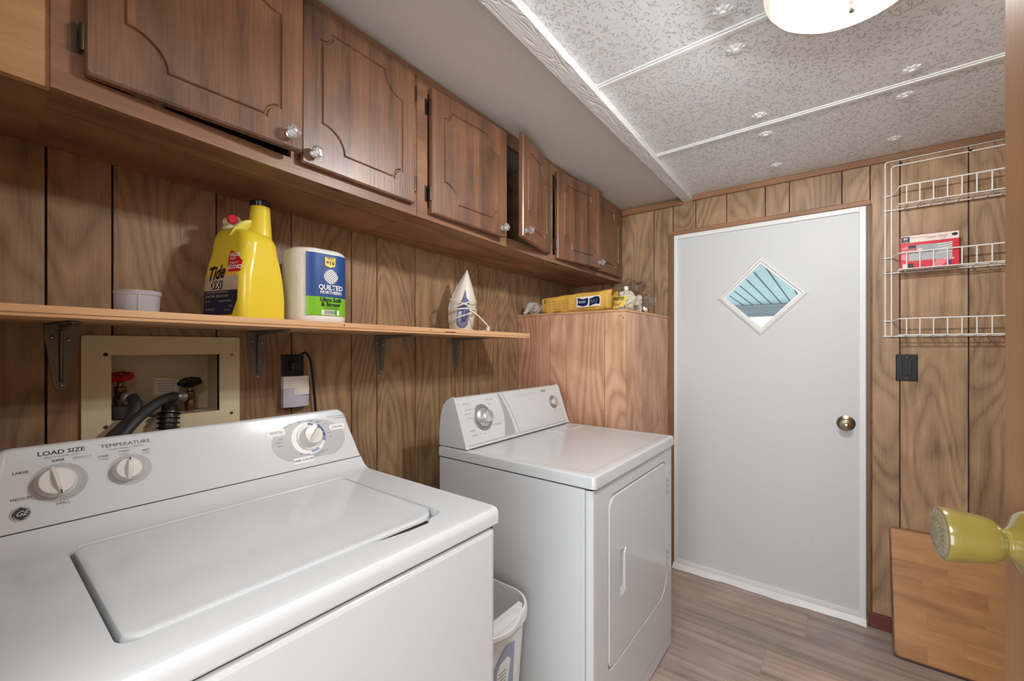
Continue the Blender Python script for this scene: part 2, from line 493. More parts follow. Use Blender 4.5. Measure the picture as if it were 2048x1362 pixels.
# floor: vinyl planks running along x
fl = struct('floor', B(-0.06, 2.6, -2.4, YF + 0.07, -0.06, -0.004), M['groove'])
row0, rw = 1.865, 0.187
joints = {0: [1.165], 1: [0.55, 1.76], 2: [1.29], 3: [0.8], -1: [0.62, 1.83], -2: [1.35], -3: [0.98], -4: [1.6]}
ftone = {(0, 0): (.90, .89, .89), (0, 1): (1.20, 1.12, 1.04), (1, 1): (.93, .92, .92), (2, 0): (1.05, 1.0, .96), (2, 1): (.90, .89, .90), (-1, 1): (.98, .96, .96), (-1, 0): (1.15, 1.05, .98), (-2, 0): (1.0, .98, .97), (3, 1): (.98, .95, .93), (3, 0): (.92, .91, .92)}
for k in range(-11, 4):
    y0 = row0 + rw * k; y1 = min(y0 + rw, YF + 0.06); y0c = y0
    js = joints.get(k, [rt(0.3, 1.0), rt(1.4, 2.1)])
    es = [-0.05] + js + [2.58 if y0 < -0.2 else XR + 0.02]
    for q, (a, b) in enumerate(zip(es, es[1:])):
        t = ftone.get((k, q), (rt(0.9, 1.08),) * 3)
        obj('plank', B(a + 0.0003, b - 0.0003, y0c + 0.0003, y1 - 0.0003, -0.006, 0.0), M['floor'], fl, tone=t)

# ceiling: panels with strips, soffit and embossed beam
def bx_l(y): return 0.738 - 0.014 * y   # beam left
def bx_r(y): return 0.812 - 0.023 * y   # beam right
CZ = 2.112
ce = struct('ceiling', B(-0.06, XR + 0.06, -0.12, YF + 0.08, 2.24, 2.30), M['soffit'])
ty = lambda k, x: (-0.66 + 0.62 * k if False else (0.06, 0.66, 1.275, 1.885, 2.47)[k]) - 0.03 * (x - 0.8)
strip_m = M['white_alu']
edges_y = [None, 0, 1, 2, 3, 4, None]
for a, b in zip(range(-1, 5), range(0, 6)):
    def yy(k, x): return YN if k < 0 else (YF if k > 4 else min(ty(k, x), YF))
    bm = NB()
    p = [(bx_r(yy(a, .8)) - 0.01, yy(a, .8)), (XR, yy(a, XR)), (XR, yy(b, XR)), (bx_r(yy(b, .8)) - 0.01, yy(b, .8))]
    prism(bm, p, 'z', CZ, CZ + 0.02)
    obj('ceiling_panel', bm, M['ceil'], ce)
for k in range(5):
    x0 = 0.76 if k > 1 else 0.79
    w = 0.012
    bm = NB()
    for (ww, zz) in ((0.015, CZ - 0.003), (0.006, CZ - 0.006)):
        prism(bm, [(x0, ty(k, x0) - ww), (XR, ty(k, XR) - ww), (XR, ty(k, XR) + ww), (x0, ty(k, x0) + ww)], 'z', zz, CZ + 0.001)
    if k == 4: continue
    obj('ceiling_strip', bm, strip_m, ce)
def rosette(x, y):
    bm = NB(); mtx = Matrix.Translation((x, y, CZ)) @ Matrix.Rotation(PI, 4, 'X')
    lathe(bm, [(0.021, 0), (0.022, 0.003), (0.015, 0.006), (0.010, 0.004), (0.008, 0.009), (0.0, 0.010)], mtx, 64, ripple=lambda a, k: (0.13 * math.cos(9 * a) if k in (0, 1, 2) else 0))
    obj('ceiling_rosette', bm, M['white_alu'], ce, smooth=50)
for k in (1, 2, 3, 4):
    for x in (1.175, 1.585, 1.99):
        for dy in (-0.085, 0.085):
            y = ty(k, x) + dy
            if k == 4: y = 2.32 if dy < 0 else 9
            if 0.05 < y < YF - 0.03 and math.hypot(x - 1.43, y - 1.165) > 0.2: rosette(x, y)
bm = NB()
prism(bm, [(0.0, YN), (0.80, YN), (0.77, YF + 0.002), (0.0, YF + 0.002)], 'z', 0, 0.02)
for v in bm.verts: v.co.z += 2.190 - 0.03 * v.co.y
obj('soffit_panel', bm, M['soffit'], ce)
bm = NB()
prism(bm, [(bx_l(YN), YN), (bx_r(YN), YN), (bx_r(YF), YF), (bx_l(YF), YF)], 'z', 2.086, 2.24)
struct('trim_1', bm, M['beam'], bevel=0.003)
# crown strip along the far wall
bm = NB(); box(bm, 0.335, bx_l(YF), YF - 0.016, YF + 0.002, 2.072, 2.108); box(bm, bx_r(YF), XR, YF - 0.016, YF + 0.002, 2.083, 2.112)
struct('trim_2', bm, M['trim'], bevel=0.004)
# door casing
bm = NB(); box(bm, 0.630, 1.520, YF - 0.014, YF + 0.002, 1.904, 1.928)
struct('trim_3', bm, M['trim'], bevel=0.004)
bm = NB(); box(bm, 0.622, 0.650, YF - 0.010, YF + 0.05, 0, 1.904); struct('trim_4', bm, M['trim_v'], bevel=0.002)
bm = NB(); box(bm, 1.506, 1.519, YF - 0.010, YF + 0.05, 0, 1.904); struct('trim_5', bm, M['trim_v'], bevel=0.002)
bm = NB(); box(bm, 1.519, 1.526, YF - 0.004, YF + 0.01, 0.064, 1.91); struct('trim_6', bm, M['board_edge'])
bm = NB(); box(bm, 1.512, XR, YF - 0.012, YF, 0.0, 0.064); box(bm, 1.512, XR, YF - 0.014, YF, 0.058, 0.064)
struct('baseboard_far', bm, M['base_red'], bevel=0.002)
bm = NB(); box(bm, XR - 0.012, XR, YN, YF - 0.014, 0.0, 0.064); struct('baseboard_right', bm, M['base_red'], bevel=0.002)

# exterior door
d1 = bpy.data.objects.new('door_1', None); C.objects.link(d1); MW['door_1'] = Matrix.Identity(4); d1['kind'] = 'structure'
dc = (1.086, 1.527)
def dia(h): return [(dc[0], dc[1] + h), (dc[0] + h, dc[1]), (dc[0], dc[1] - h), (dc[0] - h, dc[1])]
YD = YF + 0.006
bm = NB()
rect = [(DX0, 0.02), (DX1, 0.02), (DX1, DZ), (DX0, DZ)]
for y in (YD, YD + 0.04): fill(bm, [[(a, y, b) for a, b in rect], [(a, y, b) for a, b in dia(0.168)]])
loft(bm, [[(a, YD, b) for a, b in rect], [(a, YD + 0.04, b) for a, b in rect]], False, False)
loft(bm, [[(a, YD, b) for a, b in dia(0.168)], [(a, YD + 0.04, b) for a, b in dia(0.168)]], False, False)
obj('door_slab', bm, M['white_door'], d1)
bm = NB()
prof = [(0.205, YD), (0.205, YD - 0.006), (0.190, YD - 0.014), (0.182, YD - 0.014), (0.176, YD - 0.006), (0.165, YD - 0.006), (0.165, YD + 0.03)]
loft(bm, [[(a, y, b) for a, b in dia(h)] for h, y in prof], False, False)
obj('window_frame', bm, M['white_alu'], d1)
bm = NB(); fill(bm, [[(a, YD + 0.022, b) for a, b in dia(0.167)]])
obj('window_pane', bm, M['glass'], d1)
fw = 0.026
bm = NB()
box(bm, DX0, DX1, YD - 0.010, YD + 0.002, DZ - fw, DZ - 0.002)
obj('frame_rail', bm, M['white_alu'], d1, bevel=0.002)
obj('frame_rail', B(DX0, DX1, YD - 0.010, YD + 0.002, 0.022, 0.048), M['white_alu'], d1, bevel=0.002)
obj('frame_stile', B(DX1 - fw, DX1 - 0.001, YD - 0.012, YD + 0.002, 0.022, DZ - 0.004), M['white_alu'], d1, bevel=0.003)
obj('frame_stile', B(DX0, DX0 + 0.020, YD - 0.0112, YD + 0.002, 0.022, DZ - 0.004), M['white_alu'], d1, bevel=0.003)
def sweep(u, v):
    x = DX0 - 0.002 + (DX1 - DX0 + 0.002) * u
    wv = 0.005 * math.sin(u * 13) + 0.003 * math.sin(u * 31 + 1)
    return (x, YD - 0.012 - v * (0.018 + wv + 0.006), 0.024 * (1 - v) + 0.002)
obj('door_sweep', grid(48, 3, sweep), M['white_alu'], d1, smooth=60)
bm = NB(); box(bm, DX0 - 0.013, DX0 + 0.002, YD + 0.004, YD + 0.05, 0, DZ + 0.012); box(bm, DX1 - 0.002, DX1 + 0.013, YD + 0.004, YD + 0.05, 0, DZ + 0.012); box(bm, DX0 + .002, DX1 - .002, YD + 0.004, YD + 0.05, DZ - 0.002, DZ + 0.012); box(bm, DX0 + .002, DX1 - .002, YD + 0.004, YD + 0.05, 0, 0.021)
obj('jamb', bm, M['white_alu'], d1)
kb = (1.432, YD, 0.907)
mt = frame_to(kb, (0, -1, 0))
r = obj('rose', lathe(NB(), [(0.036, 0), (0.035, 0.004), (0.028, 0.007), (0.026, 0.006), (0.016, 0.010), (0.014, 0.028)], mt, 32), M['nickel'], d1, smooth=40)
obj('door_knob', lathe(NB(), [(0.012, 0.024), (0.018, 0.030), (0.0255, 0.038), (0.0265, 0.046), (0.022, 0.052), (0.017, 0.053), (0.015, 0.050), (0.009, 0.051), (0.006, 0.055), (0.0, 0.055)], mt, 32), M['nickel'], r, smooth=40)
for x, z in ((1.255, 0.22), (1.3, 0.33), (1.13, 0.86)):
    obj('scuff', lathe(NB(), [(0.0022, 0), (0, 0.0004)], frame_to((x, YD, z), (0, -1, 0)), 8), M['grey_mid'], d1)

# outside the door: ribbed patio awning, header beam, slab
aw = thing('patio_awning', 'pale blue ribbed patio awning beyond the diamond door window', 'awning', (1.1, 4.8, 1.9))
def awz(y): return 2.055 - 0.0425 * (y - 2.62)
k = 0; x = -1.2
while x < 3.0:
    bm = NB(); w = 0.105
    loft(bm, [[(x, yy2, awz(yy2)), (x + w, yy2, awz(yy2)), (x + w, yy2, awz(yy2) + 0.02), (x, yy2, awz(yy2) + 0.02)] for yy2 in (2.62, 7.0)])
    obj('awning_pan', bm, M['awning'], aw)
    bm = NB(); loft(bm, [[(x + w, yy2, awz(yy2) - 0.003), (x + w + 0.011, yy2, awz(yy2) - 0.003), (x + w + 0.011, yy2, awz(yy2) + 0.02), (x + w, yy2, awz(yy2) + 0.02)] for yy2 in (2.62, 7.0)])
    obj('awning_seam', bm, M['gap'], aw)
    x += w + 0.011; k += 1
bm = NB(); box(bm, -1.4, 3.1, 6.95, 7.05, 1.70, 1.868); box(bm, -1.4, 3.1, 6.93, 6.95, 1.83, 1.868); box(bm, -1.4, 3.1, 6.93, 6.95, 1.70, 1.722)
obj('header_beam', bm, M['awning_beam'], aw)
for px_ in (-1.3, 2.95):
    obj('post', B(px_, px_ + 0.1, 6.95, 7.05, -0.05, 1.70), M['awning_beam'], aw)
struct('patio', B(-3, 5, YF + 0.08, 9, -0.2, -0.05), M['conc'])

# ------------------------------------------------------------------ open door on the right, with yellow knob
hg = Vector((1.676, -0.046, 0)); fe = Vector((1.5537, 0.706, 0))
dr = (fe - hg).normalized(); nrm = Vector((-dr.y, dr.x, 0)); 
if nrm.x > 0: nrm = -nrm
d2 = bpy.data.objects.new('door_2', None); C.objects.link(d2); MW['door_2'] = Matrix.Identity(4); d2['kind'] = 'structure'
bm = NB()
q = [hg, fe, fe - nrm * 0.034, hg - nrm * 0.034]
loft(bm, [[(p.x, p.y, 0.012) for p in q], [(p.x, p.y, 1.99) for p in q]])
obj('door_slab', bm, M['ent_door'], d2, bevel=0.003)
kc = fe - dr * 0.0566 + Vector((0, 0, 1.062))
mt = frame_to(kc, nrm)
rs = obj('rose', lathe(NB(), [(0.034, 0), (0.034, 0.004), (0.030, 0.009), (0.020, 0.013), (0.0145, 0.018), (0.0135, 0.020)], mt, 40), M['knob_yellow'], d2, smooth=45)
obj('door_knob', lathe(NB(), [(0.0135, 0.012), (0.0135, 0.0225), (0.0185, 0.026), (0.0225, 0.032), (0.0240, 0.040), (0.0268, 0.060), (0.0275, 0.066), (0.0265, 0.0690), (0.0235, 0.0698)], mt, 48, ), M['knob_yellow'], rs, smooth=45)
bm = NB()
lathe(bm, [(0.0242, 0.0685), (0.0235, 0.0700), (0.0185, 0.0722), (0.0135, 0.0712), (0.011, 0.0735), (0.006, 0.0735), (0.0, 0.0725)], mt, 72, ripple=lambda a, k: 0.0)
bm.verts.ensure_lookup_table()
mi = mt.inverted()
for v in bm.verts:
    p = mi @ v.co; rr = math.hypot(p.x, p.y); a = math.atan2(p.y, p.x)
    if 0.009 < rr < 0.022: v.co = mt @ Vector((p.x, p.y, p.z + 0.0008 * math.cos(18 * a) - 0.0003))
obj('knob_face', bm, M['knob_face'], rs, smooth=60)

# ------------------------------------------------------------------ wall cabinets
def zb(y):
    pts = [(-0.1, 1.716), (0.09, 1.711), (0.52, 1.692), (0.896, 1.683), (1.67, 1.664), (2.6, 1.663)]
    for (a, za), (b, z2) in zip(pts, pts[1:]):
        if y <= b: return za + (z2 - za) * (y - a) / (b - a)
    return pts[-1][1]
def warp(bm):
    for v in bm.verts: v.co.z += zb(v.co.y) - 1.70
    return bm
XC = 0.331
def groove_loop(w, h, mx, mz, rs, d, n=9):
    """outline with concave quarter-circle corners; d>0 grows outward. corner order BL BR TR TL"""
    x0, x1, z0, z1 = mx, w - mx, mz, h - mz
    out = []
    for (cx, cz, r, s) in ((x0, z0, rs[0], 0), (x1, z0, rs[1], 1), (x1, z1, rs[2], 2), (x0, z1, rs[3], 3)):
        R = max(r - d, 0.004); e = math.asin(max(-1, min(1, d / R)))
        # local quarter in BL orientation: start on left side going to bottom side
        for i in range(n):
            t = (PI / 2 + e) + (-e - (PI / 2 + e)) * i / (n - 1)
            a, b = R * math.cos(t), R * math.sin(t)
            if s == 0: p = (cx + a, cz + b)
            elif s == 1: p = (cx - b, cz + a)
            elif s == 2: p = (cx - a, cz - b)
            else: p = (cx + b, cz - a)
            out.append(p)
    return out
def crystal_knob(parent, base, n):
    mt = frame_to(base, n)
    k = obj('knob', lathe(NB(), [(0.0085, 0.010), (0.0125, 0.0125), (0.0155, 0.018), (0.0155, 0.024), (0.0115, 0.030), (0.0, 0.031)], mt, 8), M['crystal'], parent)
    lathe_b = lathe(NB(), [(0.010, 0), (0.010, 0.002), (0.0055, 0.004), (0.0055, 0.012)], mt, 16)
    obj('knob_base', lathe_b, M['chrome'], parent, smooth=40)
    obj('knob_screw', lathe(NB(), [(0.0045, 0.0308), (0.004, 0.0325), (0, 0.0330)], mt, 12), M['chrome'], parent, smooth=60)
def cab_door(cab, yh, width, ang, side, zlo=0.028, height=0.415, knob=True, rot=0.0, flip=False):
    """door hinged at y=yh; side=+1 opens from hinge toward +y (hinge left), -1 toward -y"""
    T = 0.019
    hinge = Vector((XC + 0.002, yh, zb(yh) + zlo))
    c, s = math.cos(ang), math.sin(ang)
    adir = Vector((s, side * c, 0)); ndir = Vector((c, -side * s, 0))
    slope = (zb(yh + side * width) - zb(yh)) / width
    def P(a, b, t): # a from hinge, b up, t thickness outward
        return hinge + adir * a + ndir * t + Vector((0, 0, b + (slope + rot) * a))
    def L(a): return a if side > 0 else width - a
    bm = NB()
    outer = rrect(0, width, 0, height, 0.004, 2)
    big, sm = 0.062, 0.030
    rs = (big, sm, big, sm)
    if flip: rs = (sm, big, sm, big)
    loops = [groove_loop(width, height, 0.052, 0.055, rs, d) for d in (0.0045, 0.0022, -0.0012, -0.0045)]
    dep = (0, -0.0048, -0.0048, 0)
    conv = lambda lp, t: [P(L(a), b, t) for a, b in lp]
    fill(bm, [conv(rrect(0.004, width - 0.004, 0.004, height - 0.004, 0.003, 2), T), conv(loops[0], T)])
    for k in range(3): loft(bm, [conv(loops[k], T + dep[k]), conv(loops[k + 1], T + dep[k + 1])], False, False)
    fill(bm, [conv(loops[3], T)])
    loft(bm, [conv(rrect(0.004, width - 0.004, 0.004, height - 0.004, 0.003, 2), T), conv(outer, T - 0.004), conv(outer, 0)], False, True)
    tn = rt(0.93, 1.08)
    d = obj('door', bm, M['cab_door'], cab, tone=(tn, tn, tn), smooth=25)
    kp = P(width - 0.030, 0.030, T)
    if knob: crystal_knob(d, kp, ndir)
    for zz in (0.065, height - 0.065):
        hb = NB(); p = hinge + Vector((0.012, -side * 0.004, zz))
        tube(hb, [p - Vector((0, 0, 0.024)), p - Vector((0, 0, 0.022)), p + Vector((0, 0, 0.022)), p + Vector((0, 0, 0.024))], [0.003, 0.0042, 0.0042, 0.003], 10)
        box(hb, XC - 0.001, XC + 0.0015, min(p.y, p.y - side * 0.012), max(p.y, p.y - side * 0.012), p.z - 0.026, p.z + 0.026)
        obj('hinge', hb, M['hinge'], d, smooth=40)
    return d
def cabinet(y0, y1, doors, label, stile=None, filler=False):
    cab = thing('wall_cabinet', label, 'cabinet', (0.17, (y0 + y1) / 2, 1.70), group='dark wall cabinets over the appliances')
    g = 0.001
    for (a, b) in ((0.002, 0.2275), (0.2305, XC - 0.019)):
        bm = NB(); box(bm, a, b, y0 + g, y1 - g, 1.700, 1.709)
        obj('bottom_board', warp(bm), M['cab_under'], cab)
    bm = NB()
    box(bm, 0.004, 0.010, y0 + g, y1 - g, 1.709, 2.15)
    for yy_ in (y0 + g, y1 - g - 0.012): box(bm, 0.004, XC - 0.019, yy_, yy_ + 0.012, 1.709, 2.15)
    obj('carcass', warp(bm), M['cab_under'], cab)
    # face frame
    bm = NB(); F0, F1 = XC - 0.0185, XC
    n = 12
    for i in range(n):
        a = y0 + g + (y1 - y0 - 2 * g) * i / n; b = y0 + g + (y1 - y0 - 2 * g) * (i + 1) / n
        box(bm, F0, F1, a, b, 1.700, 1.738); box(bm, F0, F1, a, b, 2.118, 2.175)
    for (a, b) in [(y0 + g, y0 + 0.045), (y1 - 0.045, y1 - g)] + (stile or []):
        box(bm, F0, F1, a, b, 1.738, 2.118)
    obj('face_frame', warp(bm), M['cab_frame'], cab, smooth=30)
    for d in doors: cab_door(cab, *d[0], **d[1])
    return cab
cabA = cabinet(0.093, 0.896, [((0.135, 0.372, math.radians(5.5), 1), dict(zlo=0.038)), ((0.874, 0.357, 0.0, -1), dict(zlo=0.030))],
               'dark wood wall cabinet above the washer, its left door slightly ajar', stile=[(0.50, 0.53)])
cabB = cabinet(0.896, 1.668, [((0.945, 0.370, math.radians(3.4), 1), dict(zlo=0.020)), ((1.660, 0.322, math.radians(13), -1), dict(zlo=0.026))],
               'dark wood wall cabinet in the middle, with a dark gap between its doors', stile=None)
cabC = cabinet(1.668, 2.513, [((1.730, 0.386, math.radians(6.7), 1), dict(zlo=0.020)), ((2.470, 0.37, 0.0, -1), dict(zlo=0.024))],
               'dark wood wall cabinet nearest the white door, above the corner closet', stile=[(2.085, 2.11)])
obj('filler_panel', warp(B(XC - 0.022, XC - 0.006, YN + 0.012, 0.0938, 1.700, 2.17)), M['filler'], cabA)
obj('filler_bottom', warp(B(0.002, XC - 0.022, YN + 0.012, 0.0942, 1.700, 1.709)), M['cab_under'], cabA)
# storage tubs seen through the open cabinet
for (y, z, rr, h) in ((1.36, 1.70, 0.085, 0.075),):
    t = thing('storage_tub', 'grey plastic tub in the half-open middle wall cabinet', 'tub', (0.20, y, zb(y) + 0.009))
    obj('tub_body', lathe(NB(), [(rr * .75, 0.0), (rr * .8, 0.004), (rr, h), (rr + .006, h), (rr + .006, h + .004), (rr - .004, h + .003), (rr * .76, .006)], n=28), M['cup'], t, local=True, smooth=40)
    obj('handle', tube(NB(), smoothpath([(0.09, -0.05, h), (0.10, -0.03, h + 0.05), (0.105, 0, h + 0.065), (0.10, 0.03, h + 0.05), (0.09, 0.05, h)]), 0.004), M['bin'], t, local=True, smooth=60)
t = thing('coiled_hose', 'coil of pale hose inside the half-open middle wall cabinet', 'hose', (0.20, 1.335, zb(1.335) + 0.10))
pts = [(0.085 * math.cos(a * .35), 0.07 * math.sin(a * .35), 0.004 * a) for a in range(0, 50)]
obj('hose_coil', tube(NB(), pts, 0.008), M['bin'], t, local=True, smooth=60)

# ------------------------------------------------------------------ shelf, brackets
def zs(y): return 1.3355 - 0.008 * y
bm = NB()
prism(bm, [(0.001, YN + 0.004), (0.300, YN + 0.004), (0.300, 1.572), (0.001, 1.572)], 'z', -0.021, 0)
for v in bm.verts: v.co.z += zs(v.co.y)
sh = obj('wall_shelf', bm, M['shelf'], bevel=0.001); tag(sh, 'long pale wooden board shelf on metal brackets above the washer', 'shelf')
sh_edge = NB()
prism(sh_edge, [(0.299, YN + 0.004), (0.3012, YN + 0.004), (0.3012, 1.571), (0.299, 1.571)], 'z', -0.0145, -0.0135)
for v in sh_edge.verts: v.co.z += zs(v.co.y)
obj('ply_line', sh_edge, M['trim'], sh)
for (y, z) in ((0.66, -.007), (0.98, -.009), (1.05, -0.012)):
    obj('edge_chip', B(0.2985, 0.3010, y, y + (0.004 if z > -.012 else .05), zs(y) + z - .001, zs(y) + z + .0015), M['groove'], sh)
def bracket(y, label):
    zt = zs(y) - 0.0215
    t = thing('shelf_bracket', label, 'bracket', (0, y, zt), group='shelf brackets')
    bm = NB()
    L_ = 0.150; w0, w1 = 0.026, 0.012
    pts = [(-w0, 0), (w0, 0), (w0, -0.03), (w1, -L_ + 0.01), (w1 * .6, -L_), (-w1 * .6, -L_), (-w1, -L_ + 0.01), (-w0, -0.03)]
    loft(bm, [[(0.001, a, b) for a, b in pts], [(0.003, a, b) for a, b in pts]])
    obj('wall_plate', bm, M['bracket'], t, local=True, bevel=0.0008)
    A_ = 0.20
    pts = [(0.001, -w0), (0.03, -w0), (A_ - .01, -w1), (A_, -w1 * .6), (A_, w1 * .6), (A_ - .01, w1), (0.03, w0), (0.001, w0)]
    bm = NB(); loft(bm, [[(a, b, -0.0005 - 0.008 * 0) for a, b in pts], [(a, b, -0.0025) for a, b in pts]])
    obj('shelf_plate', bm, M['bracket'], t, local=True, bevel=0.0008)
    bm = NB()  # stamped rib
    loft(bm, [[(0.003, -0.0045, -0.012), (0.016, -0.002, -0.016), (0.016, 0.002, -0.016), (0.003, 0.0045, -0.012)],
              [(0.003, -0.0035, -L_ + .018), (0.006, -0.001, -L_ + .022), (0.006, 0.001, -L_ + .022), (0.003, 0.0035, -L_ + .018)]])
    loft(bm, [[(0.014, -0.0045, -0.0025), (0.018, -0.002, -0.014), (0.018, 0.002, -0.014), (0.014, 0.0045, -0.0025)],
              [(A_ - .02, -0.0035, -.0025), (A_ - .024, -0.001, -.006), (A_ - .024, 0.001, -.006), (A_ - .02, 0.0035, -.0025)]])
    obj('rib', bm, M['bracket'], t, local=True, smooth=30)
    for (a, b) in ((-0.014, -0.030), (0.012, -0.036), (0.001, -L_ + 0.010)):
        obj('screw', lathe(NB(), [(0.0042, 0), (0.0038, 0.002), (0.002, 0.003), (0, 0.003)], frame_to((0.003, a, b), (1, 0, 0)), 12), M['screw'], t, local=True, smooth=50)
bracket(0.139, 'leftmost grey metal shelf bracket, left of the cream valve box')
bracket(0.552, 'grey metal shelf bracket between the valve box and the night light')
bracket(0.990, 'grey metal shelf bracket below the middle of the shelf')
bracket(1.400, 'rightmost grey metal shelf bracket, under the clothes iron')

# ------------------------------------------------------------------ valve box
vb = thing('washer_valve_box', 'cream metal recessed valve box in the panelled wall behind the washer', 'valve box', (0, 0.337, 1.16))
bm = NB()
out = [(a, b) for a, b in rrect(0.171, 0.502, 1.00, 1.289, 0.006, 3)]
inn = [(VB[0] + .001, VB[2] + .001), (VB[1] - .001, VB[2] + .001), (VB[1] - .001, VB[3] - .001), (VB[0] + .001, VB[3] - .001)]
fill(bm, [[(0.007, a, b) for a, b in out], [(0.007, a, b) for a, b in inn]])
loft(bm, [[(0.007, a, b) for a, b in out], [(0.0005, a, b) for a, b in out]], False, False)
loft(bm, [[(0.007, a, b) for a, b in inn], [(-0.012, a, b) for a, b in inn]], False, False)
obj('face_plate', bm, M['cream'], vb)
bm = NB(); loft(bm, [[(0.0, a, b) for a, b in inn], [(-0.09, a, b) for a, b in inn]], False, True)
obj('recess', bm, M['cream_in'], vb)
for (y, z, fl_) in ((0.213, 1.243, 0), (0.481, 1.240, 1), (0.481, 1.070, 1), (0.213, 1.068, 1)):
    obj('screw', lathe(NB(), [(0.0045, 0), (0.004, 0.002), (0, 0.0022)], frame_to((0.007, y, z), (1, 0, 0)), 14), M['nickel'] if fl_ else M['dark'], vb, smooth=50)
obj('embossed_plate', B(0.006, 0.0074, 0.315, 0.357, 1.268, 1.280), M['cream'], vb, bevel=0.0004)
def handwheel(y, z, m, tilt, body_m):
    mt = Matrix.Translation((-0.042, y, z)) @ Matrix.Rotation(math.radians(tilt), 4, 'X') @ Matrix.Rotation(math.radians(14), 4, 'Y')
    v = obj('faucet', lathe(NB(), [(0.011, -0.10), (0.014, -0.095), (0.014, -0.085), (0.0105, -0.080), (0.012, -0.066), (0.0135, -0.055), (0.010, -0.046), (0.012, -0.036), (0.012, -0.028), (0.007, -0.024), (0.005, -0.012), (0.004, 0.0)], Matrix.Translation((-0.042, y, z)), 18), body_m, vb, smooth=40)
    obj('handwheel', lathe(NB(), [(0.006, -0.006), (0.012, -0.004), (0.024, -0.007), (0.0275, -0.003), (0.0275, 0.003), (0.023, 0.006), (0.012, 0.003), (0.007, 0.005), (0, 0.006)], mt, 48, ripple=lambda a, k: (0.07 * math.cos(7 * a) if 2 <= k <= 5 else 0)), m, v, smooth=40)
    obj('valve_stem_nut', lathe(NB(), [(0.004, 0.004), (0.0035, 0.0085), (0, 0.0085)], mt, 6), M['nickel'], v)
    return v
fr = handwheel(0.247, 1.186, M['red_handle'], 8, M['brass'])
fb = handwheel(0.394, 1.163, M['black_handle'], 12, M['brass'])
obj('spout', tube(NB(), smoothpath([(-0.042, 0.247, 1.135), (-0.02, 0.252, 1.138), (0.002, 0.258, 1.132)]), [0.011] * 6 + [0.0125] * 7, 14), M['brass'], fr, smooth=50)
obj('coupling', lathe(NB(), [(0.0125, 0), (0.0165, 0.001), (0.0165, 0.014), (0.013, 0.016), (0.010, 0.016)], frame_to((-0.006, 0.256, 1.136), (0.8, 0.15, -0.35)), 18), M['chrome'], fr, smooth=35)
obj('spout', tube(NB(), smoothpath([(-0.042, 0.394, 1.118), (-0.028, 0.384, 1.124), (-0.012, 0.372, 1.126)]), 0.010, 14), M['brass'], fb, smooth=50)
obj('coupling', lathe(NB(), [(0.011, 0), (0.0155, 0.001), (0.0155, 0.012), (0.013, 0.014), (0.012, 0.022), (0.010, 0.022)], frame_to((-0.012, 0.374, 1.126), (0.25, -0.9, 0.05)), 18), M['steel'], fb, smooth=35)
obj('drain_elbow', lathe(NB(), [(0.022, 0), (0.024, 0.02), (0.024, 0.03), (0.020, 0.032)], Matrix.Translation((-0.03, 0.252, 1.082)), 20), M['bracket'], vb, smooth=40)
# instruction sticker
stk = lambda a, b: (-0.0888, 0.352 + a, 1.150 + b - 0.06 * a)
st = obj('sticker', poly([(-0.028, -0.022), (0.026, -0.024), (0.029, 0.022), (-0.025, 0.024)], stk), M['paper'], vb)
stk2 = lambda a, b: (-0.0884, 0.352 + a, 1.150 + b - 0.06 * a)
for i, s in enumerate(['WASHER TAP VALVE', 'Because of its location', 'Turn off water after', 'each use of washer', 'to prevent damage', 'to hoses and walls']):
    text('sticker_text', s, 0.0052 if i == 0 else 0.0046, lambda a, b, i=i: stk2(a, b + 0.016 - 0.0072 * i), M['print_dark'], st, bold=0.00008)
# hoses
h1 = obj('water_hose', tube(NB(), smoothpath([(0.008, 0.260, 1.137), (0.026, 0.266, 1.117), (0.040, 0.257, 1.093), (0.050, 0.236, 1.069), (0.055, 0.214, 1.045), (0.058, 0.20, 1.0), (0.06, 0.195, 0.88), (0.08, 0.20, 0.78), (0.13, 0.20, 0.72)], 8), 0.0125, 14), M['rubber'], smooth=60)
tag(h1, 'dark rubber water hose hanging from the red-handled faucet', 'hose')
h2 = obj('water_hose', tube(NB(), smoothpath([(-0.006, 0.352, 1.128), (0.008, 0.332, 1.127), (0.032, 0.298, 1.113), (0.060, 0.262, 1.088), (0.080, 0.237, 1.063), (0.093, 0.222, 1.040), (0.10, 0.212, 0.99), (0.10, 0.21, 0.88), (0.12, 0.215, 0.78), (0.17, 0.22, 0.72)], 8), 0.0125, 14), M['rubber'], smooth=60)
tag(h2, 'dark rubber water hose curving from the black-handled faucet', 'hose')
pp = smoothpath([(-0.028, 0.344, 1.098), (0.000, 0.338, 1.106), (0.024, 0.332, 1.098), (0.036, 0.327, 1.070), (0.042, 0.324, 1.03), (0.045, 0.325, 0.94), (0.05, 0.335, 0.80)], 26)
rr = [0.0165 if i < 60 else (0.0245 if (i // 3) % 3 == 0 else 0.0185) for i in range(len(pp))]
h3 = obj('drain_hose', tube(NB(), pp, rr, 16), M['black_plastic'], smooth=50)
tag(h3, 'black corrugated drain hose bending out of the valve box', 'hose')

